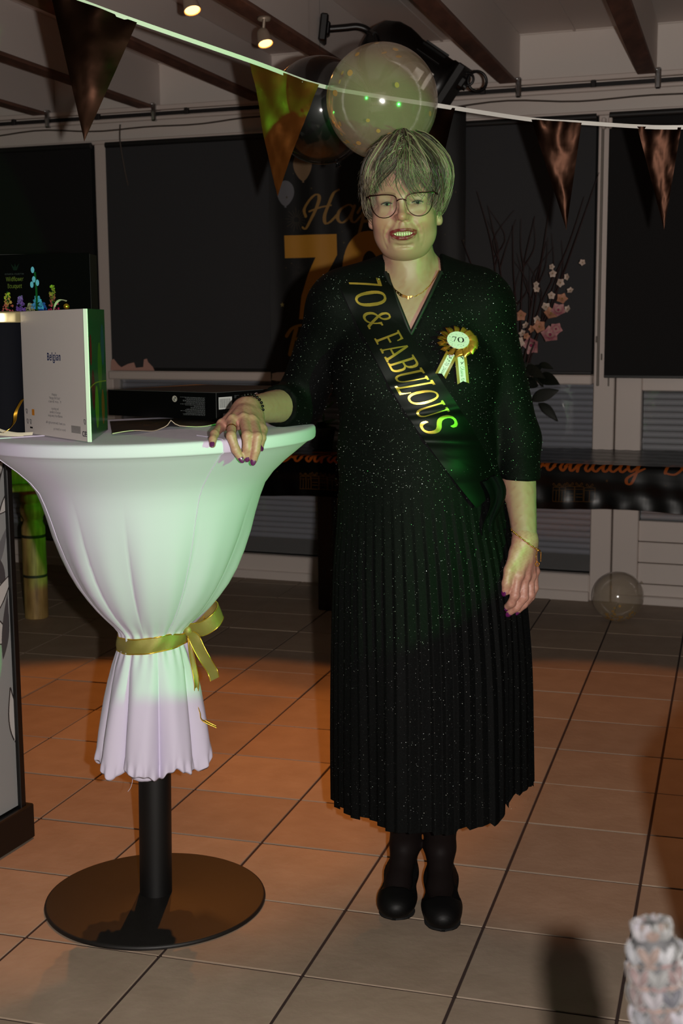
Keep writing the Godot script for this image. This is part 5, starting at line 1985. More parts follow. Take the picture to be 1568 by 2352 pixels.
func build_poster() -> void:
	var im := Image.create(800, 1040, false, Image.FORMAT_RGBA8)
	im.fill(Color(.022, .021, .026))
	var k := 800.0      # pixels per metre; left top corner at s -2.69, y 2.30
	var at := func(s: float, y: float) -> Vector2: return Vector2((s + 2.69) * 800, (2.30 - y) * 800)
	var r := RandomNumberGenerator.new(); r.seed = 77
	var drop := func(p: Vector2, w: float, h: float, c: Color):
		var q := PackedVector2Array()
		for i in 40:
			var a := TAU * i / 40
			var y := sin(a)
			q.append(p + Vector2(cos(a) * w * (1.0 - .30 * maxf(y, 0) * maxf(y, 0)), y * h * (1.25 if y > 0 else 1.0)))
		fill_poly(im, q, c)
		fill_poly(im, PackedVector2Array([p + Vector2(-3, h * 1.2), p + Vector2(3, h * 1.2), p + Vector2(5, h * 1.36), p + Vector2(-5, h * 1.36)]), c)
	drop.call(at.call(-2.605, 1.955), 36, 44, Color(.40, .40, .42))
	drop.call(at.call(-2.51, 2.085), 42, 52, Color(.50, .40, .30))
	drop.call(at.call(-2.42, 2.2), 40, 50, Color(.35, .26, .1))
	drop.call(at.call(-1.95, 2.18), 42, 52, Color(.45, .42, .40))
	drop.call(at.call(-1.83, 2.0), 36, 46, Color(.5, .38, .18))
	for q in [[-2.548, 1.82, 46.0, Color(.20, .18, .13)], [-2.54, 1.575, 34.0, Color(.11, .10, .085)], [-2.1, 2.06, 44.0, Color(.16, .13, .07)], [-1.85, 1.5, 40.0, Color(.15, .12, .07)], [-2.60, 1.12, 34.0, Color(.10, .085, .06)]]:
		for i in 18:
			var d := Vector2.from_angle(TAU * i / 18 + .1)
			stroke(im, [at.call(q[0], q[1]) + d * q[2] * .25, at.call(q[0], q[1]) + d * q[2] * .6, at.call(q[0], q[1]) + d * q[2] * (1.0 if i % 2 else .8)], 1.2, 1.6, q[3])
	for i in 40: star(im, Vector2(r.randf() * 800, r.randf() * 1040), r.randf_range(3, 6), Color(.26, .22, .12))
	star(im, at.call(-2.628, 1.407), 11, Color(.55, .50, .28))
	script(im, "Happy", Transform2D(Vector2(145, 0), Vector2(0, 128), at.call(-2.505, 1.955)), 3.0, 7.0, Color(.56, .42, .20))
	# the big number, drawn as shapes
	var gold := Color(.74, .52, .16)
	fill_poly(im, PackedVector2Array([at.call(-2.612, 1.745), at.call(-2.335, 1.745), at.call(-2.335, 1.645), at.call(-2.385, 1.56), at.call(-2.415, 1.45), at.call(-2.43, 1.335), at.call(-2.54, 1.335), at.call(-2.525, 1.45), at.call(-2.49, 1.55), at.call(-2.445, 1.635), at.call(-2.612, 1.635)]), gold)
	var ring := PackedVector2Array()
	for i in 49:
		var a := TAU * i / 48
		ring.append(at.call(-2.165 + .145 * signf(cos(a)) * pow(absf(cos(a)), .85), 1.54 + .215 * signf(sin(a)) * pow(absf(sin(a)), .8)))
	fill_poly(im, ring, gold)
	ring = PackedVector2Array()
	for i in 49:
		var a := TAU * i / 48
		ring.append(at.call(-2.165 + .045 * cos(a), 1.54 + .12 * signf(sin(a)) * pow(absf(sin(a)), .8)))
	fill_poly(im, ring, Color(.022, .021, .026))
	script(im, "Birthday", Transform2D(Vector2(128, 0), Vector2(0, 120), at.call(-2.61, 1.305)), 5.0, 9.0, Color(.62, .46, .15))
	var pm := printed("banner_print", im, .62)
	var o := wthing("birthday_banner", "black birthday banner with gold number 70 hanging behind the woman", "banner", -2.19, 1.0, .06)
	var rows := []
	for j in 27:
		var row := PackedVector3Array()
		for i in 41:
			var s := -.5 + i / 40.0
			row.append(Vector3(s, 1.30 * j / 26.0, .006 * sin(s * 22 + .6) + .004 * sin(s * 47 + j * .1) + .003 * sin(j * .9)))
		rows.append(row)
	var m := MB.new()
	m.sheet(rows, .001, [], Vector2(0, 1), Vector2(1, 0))
	part("cloth", m, pm, o)
	m = MB.new(); m.tube([Vector3(-.5, 1.302, 0), Vector3(.5, 1.302, 0)], .005, 8)
	part("top_hem", m, mat("banner_hem", Color(.02, .02, .02), .7), o)


func balloon_shape(m: MB, R: float, seg := 48) -> void:   # centre at 0, neck below
	var prof := []
	for j in 33:
		var a := -PI / 2 + PI * j / 32
		var rr := cos(a) * R
		var y := sin(a) * R * (1.04 if a < 0 else 1.0)
		if a < -1.25: rr = maxf(rr, .004)
		prof.append([rr, y])
	prof.push_front([.0042, -R * 1.09]); prof.push_front([.009, -R * 1.14])
	m.lathe(prof, seg)


func build_balloons() -> void:
	var clear := mat("clear_latex", Color(.68, .61, .50, .27), .12)
	clear.transparency = BaseMaterial3D.TRANSPARENCY_ALPHA
	var gold := mat("gold_confetti", Color(.80, .60, .16), .5, .4)
	var r := RandomNumberGenerator.new(); r.seed = 19
	var make := func(called: String, label: String, at: Vector3, R: float, low: bool, turn: Basis):
		var o := thing(called, label, "balloon", at)
		var m := MB.new(); balloon_shape(m, R)
		var sh := part("latex_skin", m, clear, o)
		sh.basis = turn
		m = MB.new()
		for i in (60 if low else 34):
			var d: Vector3
			if low: d = Vector3(r.randfn() * .5, -1, r.randfn() * .5).normalized()
			else: d = Vector3(r.randfn(), r.randfn(), r.randfn() * .8).normalized()
			if not low and d.x > .35 and r.randf() < .7: d.x = -d.x
			var p := d * (R - .0025)
			var b := Basis.looking_at(d.rotated(Vector3(r.randf(), r.randf(), r.randf()).normalized(), r.randf() * .5), Vector3(.1, .9, .3))
			var ring := []
			var rad := r.randf_range(.0045, .0075)
			for k in 10: ring.append(p + b * Vector3(cos(TAU * k / 10), sin(TAU * k / 10), 0) * rad)
			m.face(ring)
		part("confetti", m, gold, o).set_meta("kind", "stuff")
	make.call("confetti_balloon", "clear balloon with gold confetti floating above the woman's head", Vector3(.097, 1.828, -3.098), .1255, false, Basis(Vector3.BACK, .2))
	make.call("confetti_balloon", "clear balloon with gold confetti lying on the floor by the door", Vector3(1.22, .112, -5.78), .111, true, Basis(Vector3.BACK, 2.1))
	var black := mat("black_latex", Color(.006, .006, .007), .09)
	black.clearcoat_enabled = true; black.clearcoat = .5
	for q in [["black_balloon", "shiny black balloon left of the clear balloon, behind the gold pennant", Vector3(-.049, 1.893, -3.66), .137]]:
		var o := thing(q[0], q[1], "balloon", q[2], 0, "")
		var m := MB.new(); balloon_shape(m, q[3])
		part("latex_skin", m, black, o).basis = Basis(Vector3.BACK, .3)
		m = MB.new(); m.tube([Vector3(.0, q[3] * .99, 0), Vector3(0, 2.62 - q[2].y, 0)], .0003, 4)
		part("hanging_thread", m, black, o)


func build_bunting() -> void:
	var p := [Vector3(-1.15, 2.24, -2.98), Vector3(-.80, 2.118, -3.01), Vector3(-.568, 2.037, -3.048), Vector3(-.444, 1.995, -3.068), Vector3(-.2, 1.924, -3.144), Vector3(-.048, 1.885, -3.235), Vector3(.10, 1.862, -3.262), Vector3(.228, 1.842, -3.262), Vector3(.471, 1.822, -3.367), Vector3(.591, 1.811, -3.348), Vector3(.723, 1.798, -3.322), Vector3(.826, 1.792, -3.298), Vector3(1.1, 1.785, -3.22)]
	var s := spline(p, 160)
	var o := thing("pennant_bunting", "line of shiny copper foil pennants on a white ribbon across the room", "bunting", Vector3(.1, 1.86, -3.2))
	var off := Vector3(.1, 1.86, -3.2)
	var rows := [PackedVector3Array(), PackedVector3Array()]
	for i in s.size():
		var tw := .3 * sin(i * .11)
		rows[0].append(s[i] + Vector3(0, -.005 * cos(tw), .004 * sin(tw))); rows[1].append(s[i] + Vector3(0, .005 * cos(tw), -.004 * sin(tw)))
	var m := MB.new()
	m.sheet(rows, .0005)
	part("ribbon", m, mat("white_ribbon", Color(.82, .81, .78), .5), o, off)
	var foil := mat("copper_foil", Color(.085, .03, .008), .3, .85, .3)
	var foil2 := mat("gold_foil", Color(.50, .30, .12), .38, .9)
	var r := RandomNumberGenerator.new(); r.seed = 9
	for q in [[Vector3(-.628, 2.055, -3.04), Vector3(-.444, 1.993, -3.068), Vector3(-.566, 1.737, -3.05), .25], [Vector3(-.203, 1.924, -3.144), Vector3(-.05, 1.885, -3.235), Vector3(-.144, 1.626, -3.175), -.1], [Vector3(.14, 1.855, -3.262), Vector3(.276, 1.837, -3.285), Vector3(.215, 1.575, -3.27), .15], [Vector3(.471, 1.822, -3.365), Vector3(.591, 1.811, -3.348), Vector3(.562, 1.557, -3.37), .2], [Vector3(.721, 1.798, -3.322), Vector3(.822, 1.792, -3.30), Vector3(.795, 1.553, -3.33), -.15], [Vector3(-1.06, 2.21, -2.99), Vector3(-.88, 2.145, -3.0), Vector3(-.99, 1.88, -3.0), .1]]:
		var a: Vector3 = q[0]; var b: Vector3 = q[1]; var c: Vector3 = q[2]
		var n := (b - a).cross(c - a).normalized()
		if n.z < 0: n = -n
		var ns := FastNoiseLite.new(); ns.seed = r.randi(); ns.frequency = 2.2
		var rr := []
		for j in 24:
			var v := j / 23.0
			var row := PackedVector3Array()
			for i in 15:
				var u := i / 14.0
				var e := a.lerp(c, v).lerp(b.lerp(c, v), u)
				var buck := ns.get_noise_2d(u * (1 - v) * .5, v * .7) * (.014 if a.x > -.3 and a.x < 0 else .006) * (1 - v * .5) + .010 * sin(u * PI) * float(q[3]) * 4 * (1 - v) + .003 * sin(u * 14 + v * 3) * exp(-v * 9)
				row.append(e + n * buck)
			rr.append(row)
		rr.reverse()
		m = MB.new()
		m.sheet(rr, .0004)
		part("pennant", m, foil2 if a.x > -.3 and a.x < 0 else foil, o, off)


func build_on_table() -> void:
	# greeting card, standing open
	var a := on_table(-.692, -2.915, .002); var b := on_table(-.4975, -2.636, .002); var c := on_table(-.513, -2.93, .002)
	var card := thing("greeting_card", "large standing birthday card, white back with small print and glossy green front", "card", b)
	var im := Image.create(640, 600, false, Image.FORMAT_RGBA8)
	im.fill(Color(.80, .77, .75))
	var ink := Color(.14, .16, .26)
	print_text(im, "Belgian", Transform2D(Vector2(27, 0), Vector2(0, -36), Vector2(262, 236)), Color(.10, .16, .34), "Droid Sans", true)
	var grey := Color(.34, .33, .36)
	var y := 402
	for ln in [["Happy", 50.0], ["\"Happy Birthday\"", 110.0], ["card no. 1", 120.0], ["", 0.0], ["A greeting card", 70.0], ["printed in Europe", 105.0], ["keep away from flames", 140.0], ["", 0.0], ["all rights reserved, thank you", 190.0]]:
		if ln[0] != "":
			var w := text_width(ln[0], "Droid Sans")
			print_text(im, ln[0], Transform2D(Vector2(float(ln[1]) / w, 0), Vector2(0, -11), Vector2(320 - float(ln[1]) / 2, y)), grey, "Droid Sans")
		y += 17
	for i in 22: im.fill_rect(Rect2i(470 + i * 4, 534, 1 + (i * 7) % 3, 34), Color(.12, .12, .13))
	print_text(im, "CE", Transform2D(Vector2(24, 0), Vector2(0, -24), Vector2(572, 578)), Color(.12, .12, .14), "Droid Sans", true)
	im.fill_rect(Rect2i(82, 478, 26, 30), Color(.80, .50, .14))
	for q in [[20, 480], [26, 530], [58, 530], [590, 500]]:
		stroke(im, [Vector2(q[0], q[1]), Vector2(q[0] + 14, q[1] + 3), Vector2(q[0] + 10, q[1] + 22), Vector2(q[0] + 2, q[1] + 14), Vector2(q[0], q[1])], 1.5, 2.5, grey)
	im.fill_rect(Rect2i(56, 566, 28, 8), Color(.1, .1, .1))
	for i in 3: im.fill_rect(Rect2i(588, 556 + i * 9, 44, 4), grey)
	print_text(im, "printed on card", Transform2D(Vector2(12, 0), Vector2(0, -11), Vector2(300, 566)), grey, "Droid Sans")
	var up := Vector3(0, .262, 0)
	var panel := func(p0: Vector3, p1: Vector3, called: String, mt: Material, core: Material):
		var n := (p1 - p0).cross(up).normalized()
		var m := MB.new()
		m.uvface([p0, p1, p1 + up, p0 + up], [Vector2(0, 1), Vector2(1, 1), Vector2(1, 0), Vector2(0, 0)])
		var o := part(called, m, mt, card, b)
		m = MB.new()
		var d := (p1 - p0)
		m.box((p0 + p1 + up) / 2 - n * .0013, Vector3(d.length(), up.y, .0022), Basis(d.normalized(), Vector3.UP, n))
		part("board", m, core, o, b)
	var board := mat("card_board", Color(.84, .84, .80), .5)
	panel.call(a, b, "back_cover", printed("card_back", im, .42), board)
	im = Image.create(400, 420, false, Image.FORMAT_RGBA8)
	im.fill(Color(.01, .30, .19))
	for q in [[60, 130, 22, 50, Color(.55, .05, .06)], [90, 260, 34, 66, Color(.42, .04, .04)], [160, 320, 40, 70, Color(.42, .52, .06)], [250, 190, 46, 80, Color(.30, .42, .05)], [330, 120, 40, 70, Color(.10, .30, .45)], [100, 380, 34, 40, Color(.06, .22, .30)], [300, 330, 36, 60, Color(.60, .30, .05)]]:
		var e := PackedVector2Array()
		for i in 32: e.append(Vector2(q[0] + cos(TAU * i / 32) * q[2], q[1] + sin(TAU * i / 32) * q[3]))
		fill_poly(im, e, q[4])
	stroke(im, [Vector2(20, 250), Vector2(150, 240), Vector2(390, 246)], 2, 2, Color(.65, .55, .12))
	var front := printed("card_front", im, .18)
	front.clearcoat_enabled = true; front.clearcoat = .6
	panel.call(b + Vector3(.0015, 0, 0), c, "front_cover", front, board)
	var m := MB.new()
	m.box(b + up / 2 + Vector3(-.001, 0, .001), Vector3(.010, up.y, .0025), Basis(Vector3.UP, -.35), .001)
	part("spine", m, mat("card_spine", Color(.86, .90, .85), .4), card, b)

	# printed black and gold paper under the flat box
	im = Image.create(512, 512, false, Image.FORMAT_RGBA8)
	im.fill(Color(.05, .045, .035))
	var r := RandomNumberGenerator.new(); r.seed = 4
	for i in 420:
		var p := Vector2(r.randf() * 512, r.randf() * 512)
		stroke(im, [p, p + Vector2(r.randf_range(-26, 26), r.randf_range(-8, 8)), p + Vector2(r.randf_range(-40, 40), r.randf_range(-14, 14))], 1, 2.2, Color(.46, .32, .14) if i % 3 else Color(.22, .16, .09))
	var nap := thing("paper_runner", "crinkled black and gold paper runner lying under the flat black box", "table runner", on_table(-.40, -3.12))
	var rows := []
	for j in 14:
		var row := PackedVector3Array()
		for i in 30:
			var u := i / 29.0; var v := j / 13.0
			var near := Vector2(-.480, -2.80).lerp(Vector2(-.250, -3.04), u) + Vector2(.012 * sin(u * 9), .012 * sin(u * 11 + .6))
			var far := Vector2(-.555, -3.2).lerp(Vector2(-.30, -3.28), u)
			var q := near.lerp(far, v)
			var lift := .0012 + .0035 * exp(-v * 16.0) * (1 + sin(u * 15)) + .012 * exp(-pow((u - .52) / .03, 2)) * exp(-v * 14)
			row.append(on_table(q.x, q.y, lift))
		rows.append(row)
	m = MB.new()
	m.sheet(rows, .0005, [], Vector2(0, 1), Vector2(1, 0))
	part("printed_sheet", m, printed("runner_print", im, .4), nap, on_table(-.40, -3.12))
	m = MB.new()
	var ed := []
	for i in 30: ed.append(rows[0][i] + Vector3(0, 0, .0008))
	m.tube(ed, .0011, 5)
	part("white_edge", m, mat("paper_edge", Color(.75, .70, .60), .6), nap, on_table(-.40, -3.12))

	# flat black game box
	var c0 := on_table(-.289, -3.096, .005); var cl := on_table(-.585, -3.36, .005); var cr := on_table(-.050, -3.32, .005)
	var h := Vector3(0, .0635, 0)
	var dl := (cl - c0); var dr := (cr - c0)
	dr = Vector3(-dl.z, dl.y * -.3, dl.x).normalized() * -.30
	if dr.z > 0: dr = -dr
	var bx := thing("flat_box", "flat black cardboard box with white print lying on the table cover", "box", c0)
	var black := mat("box_black", Color(.016, .018, .018), .38)
	im = Image.create(1024, 192, false, Image.FORMAT_RGBA8)
	im.fill(Color(.014, .017, .016))
	for row in 19:
		var x0 := 700 + int(60 * absf(sin(row * .9))) + (70 if row in [9, 10, 11] else 0)
		var x := x0
		while x < 925:
			var w := 5 + r.randi() % 14
			im.fill_rect(Rect2i(x, 36 + row * 7, mini(w, 925 - x), 3), Color(.42, .44, .44))
			x += w + 4
	fill_dot(im, Vector2(650, 52), 23, Color(.72, .70, .64)); fill_dot(im, Vector2(650, 52), 19, Color(.55, .56, .5))
	stroke(im, [Vector2(638, 40), Vector2(650, 52), Vector2(662, 64)], 2, 2.5, Color(.8, .8, .78)); stroke(im, [Vector2(645, 62), Vector2(652, 46), Vector2(660, 42)], 2, 2.5, Color(.2, .2, .2))
	var im2 := Image.create(768, 192, false, Image.FORMAT_RGBA8)
	im2.fill(Color(.014, .022, .02))
	im2.fill_rect(Rect2i(20, 34, 110, 86), Color(.80, .82, .80))
	for i in 10: im2.fill_rect(Rect2i(30 + i * 9, 46, 3 + (i * 5) % 5, 64), Color(.10, .11, .11))
	for row in 9: im2.fill_rect(Rect2i(150, 28 + row * 6, 150 - (row * 13) % 30, 3), Color(.34, .36, .36))
	fill_dot(im2, Vector2(335, 40), 20, Color(.75, .66, .62)); fill_dot(im2, Vector2(335, 40), 14, Color(.2, .16, .16)); stroke(im2, [Vector2(325, 50), Vector2(335, 40), Vector2(345, 30)], 3, 3, Color(.75, .5, .45))
	im2.fill_rect(Rect2i(55, 150, 55, 34), Color(.78, .76, .76))
	for row in 2: im2.fill_rect(Rect2i(60, 130 + row * 9, 90, 4), Color(.3, .3, .3))
	for i in 2: fill_dot(im2, Vector2(190 + i * 28, 104), 8, Color(.42, .44, .44))
	m = MB.new()
	m.uvface([cl, c0, c0 + h, cl + h], [Vector2(0, 1), Vector2(1, 1), Vector2(1, 0), Vector2(0, 0)])
	part("long_side", m, printed("box_long_print", im, .35), bx, c0)
	m = MB.new()
	m.uvface([c0, c0 + dr, c0 + dr + h, c0 + h], [Vector2(0, 1), Vector2(1, 1), Vector2(1, 0), Vector2(0, 0)])
	part("short_side", m, printed("box_short_print", im2, .35), bx, c0)
	m = MB.new()
	m.face([c0 + h, c0 + dr + h, cl + dr + h, cl + h]); m.face([c0, cl, cl + dr, c0 + dr]); m.face([cl, cl + h, cl + dr + h, cl + dr]); m.face([c0 + dr, cl + dr, cl + dr + h, c0 + dr + h])
	part("lid", m, black, bx, c0)
	m = MB.new()
	m.tube([c0 + h, c0], .0009, 5); m.tube([cl + h, c0 + h, c0 + dr + h], .0009, 5)
	part("worn_edge", m, mat("box_edge", Color(.16, .17, .16), .6), bx, c0)

	# tall black box with printed flowers, behind the card
	var w0 := on_table(-.80, -3.115, .001); var w1 := on_table(-.575, -3.115, .001)
	var tall := thing("flower_kit_box", "tall black box printed with garden flowers standing behind the card", "box", (w0 + w1) / 2)
	im = Image.create(480, 860, false, Image.FORMAT_RGBA8)
	im.fill(Color(.006, .006, .007))
	var pxm := 480.0 / .225     # pixels per metre
	var q := func(x: float, yy: float) -> Vector2: return Vector2((x + .819) * pxm, (1.4985 - yy) * pxm)
	var t0 := Color(.36, .38, .16)
	var tw := text_width("Wildflower", "Droid Sans")
	print_text(im, "Wildflower", Transform2D(Vector2(86 / tw, 0), Vector2(0, -21), q.call(-.788, 1.437)), t0, "Droid Sans")
	tw = text_width("Bouquet", "Droid Sans")
	print_text(im, "Bouquet", Transform2D(Vector2(70 / tw, 0), Vector2(0, -21), q.call(-.785, 1.421)), t0, "Droid Sans")
	tw = text_width("BOTANICAL COLLECTION", "Droid Sans")
	print_text(im, "BOTANICAL COLLECTION", Transform2D(Vector2(92 / tw, 0), Vector2(0, -8), q.call(-.790, 1.4515)), Color(.22, .22, .24), "Droid Sans")
	for i in 3: fill_poly(im, PackedVector2Array([q.call(-.770, 1.462), q.call(-.766 + (i - 1) * .010, 1.478), q.call(-.762, 1.462)]), Color(.04, .09, .07))
	var bloom := func(x: float, y0: float, y1: float, w: float, c1: Color, c2: Color):
		stroke(im, [q.call(x, y0 - .03), q.call(x, y0), q.call(x, y1)], 3, 4, Color(.05, .20, .08))
		for i in 90:
			var t := r.randf()
			var yy := lerpf(y0, y1, t)
			fill_dot(im, q.call(x + r.randf_range(-1, 1) * w * (1.0 - .75 * t), yy), r.randf_range(2.5, 5.5), c1.lerp(c2, clampf(t + r.randf_range(-.2, .2), 0, 1)).darkened(r.randf() * .35))
	bloom.call(-.786, 1.355, 1.412, .016, Color(.65, .12, .35), Color(.60, .68, .18))
	bloom.call(-.757, 1.36, 1.402, .014, Color(.30, .20, .50), Color(.45, .34, .62))
	bloom.call(-.735, 1.36, 1.385, .014, Color(.42, .44, .30), Color(.55, .56, .45))
	bloom.call(-.682, 1.365, 1.425, .014, Color(.60, .08, .30), Color(.50, .66, .16))
	bloom.call(-.706, 1.36, 1.385, .014, Color(.10, .18, .50), Color(.15, .30, .60))
	bloom.call(-.718, 1.37, 1.400, .018, Color(.22, .50, .70), Color(.28, .58, .75))
	stroke(im, [q.call(-.72, 1.37), q.call(-.719, 1.41), q.call(-.721, 1.455)], 4, 5, Color(.04, .24, .10))
	for f in [[-.726, 1.462], [-.724, 1.440], [-.729, 1.428], [-.716, 1.432]]:
		var e := PackedVector2Array()
		for i in 20: e.append(q.call(f[0] + cos(TAU * i / 20) * .0040, f[1] + sin(TAU * i / 20) * .0075))
		fill_poly(im, e, Color(.35, .58, .72))
	m = MB.new()
	var hh := Vector3(0, .395, 0)
	m.uvface([w0, w1, w1 + hh, w0 + hh], [Vector2(0, 1), Vector2(1, 1), Vector2(1, 0), Vector2(0, 0)])
	var kf := printed("kit_box_front", im, .7)
	kf.metallic_specular = .12
	part("front_print", m, kf, tall, (w0 + w1) / 2)
	m = MB.new()
	m.box((w0 + w1 + hh) / 2 - Vector3(0, 0, .046), Vector3(.225, .394, .088))
	part("carton", m, mat("kit_black", Color(.005, .005, .006), .45), tall, (w0 + w1) / 2)

	# round dark gift tin with a pale gold lid, its ribbons curling over the cloth
	var tc := on_table(-.752, -2.985)
	var tin := thing("gift_tin", "round dark gift tin with a bright gold lid rim at the left edge", "tin", tc)
	m = MB.new(); m.lathe([[.0, .0], [.072, .0], [.074, .004], [.074, .248], [.0, .248]], 64)
	part("tin_body", m, mat("tin_navy", Color(.06, .065, .085), .7, 0.0, .15), tin)
	m = MB.new(); m.lathe([[.0765, .242], [.0775, .244], [.0775, .262], [.0755, .266], [.0, .267]], 64)
	part("lid", m, mat("lid_gold", Color(.80, .74, .55), .3, .6), tin)
	var rib := mat("curling_ribbon", Color(.82, .80, .70), .35, .1)
	var rg := mat("gold_curl", Color(.80, .60, .18), .25, .85)
	var curl := func(pts: Array, w: float, side: Vector3, mt: Material, o: Node3D, called: String, oo: Vector3):
		var s := spline(pts, 36)
		var rws := [PackedVector3Array(), PackedVector3Array()]
		for i in s.size():
			var sd := side.rotated(Vector3.UP, .5 * sin(i * .2))
			rws[0].append(s[i] - sd * w); rws[1].append(s[i] + sd * w)
		var mm := MB.new(); mm.sheet(rws, .0004)
		part(called, mm, mt, o, oo)
	var bow := thing("curled_ribbon", "white and gold curled gift ribbons trailing from the tin beside the card", "ribbon", on_table(-.72, -2.86))
	var oo := on_table(-.72, -2.86)
	curl.call([Vector3(-.80, 1.155, -2.90), Vector3(-.765, 1.13, -2.87), Vector3(-.735, 1.112, -2.86), Vector3(-.70, 1.1025, -2.865), Vector3(-.665, 1.1025, -2.87)], .0035, Vector3(.2, .9, .35).normalized(), rib, bow, "white_ribbon", oo)
	curl.call([Vector3(-.80, 1.118, -2.88), Vector3(-.76, 1.108, -2.85), Vector3(-.72, 1.103, -2.845), Vector3(-.68, 1.1015, -2.85)], .0035, Vector3(.1, .9, .4).normalized(), rib, bow, "white_ribbon", oo)
	curl.call([Vector3(-.688, 1.175, -2.885), Vector3(-.700, 1.150, -2.875), Vector3(-.704, 1.128, -2.872), Vector3(-.715, 1.112, -2.862), Vector3(-.735, 1.102, -2.855)], .0045, Vector3(.85, .45, .2).normalized(), rg, bow, "gold_ribbon_end", oo)
	var loop := thing("ribbon_loop", "small white ribbon loop peeking over the top of the card", "ribbon", Vector3(-.625, 1.376, -3.02))
	curl.call([Vector3(-.610, 1.30, -3.02), Vector3(-.640, 1.34, -3.02), Vector3(-.640, 1.372, -3.02), Vector3(-.628, 1.388, -3.02), Vector3(-.612, 1.386, -3.02)], .004, Vector3(.1, .3, 1).normalized(), rib, loop, "loop", Vector3(-.625, 1.376, -3.02))
	m = MB.new(); m.lathe([[.0, -.272], [.022, -.27], [.026, -.05], [.02, -.045], [.0, -.045]], 20); m.tube([Vector3(.012, -.05, 0), Vector3(.008, .0, 0)], .005, 6)
	part("small_bottle", m, mat("tin_navy", Color.GRAY), loop)
	m = MB.new(); m.ball(Vector3(.012, -.002, 0), .007, 10, 8)
	part("gold_stopper", m, rg, loop)

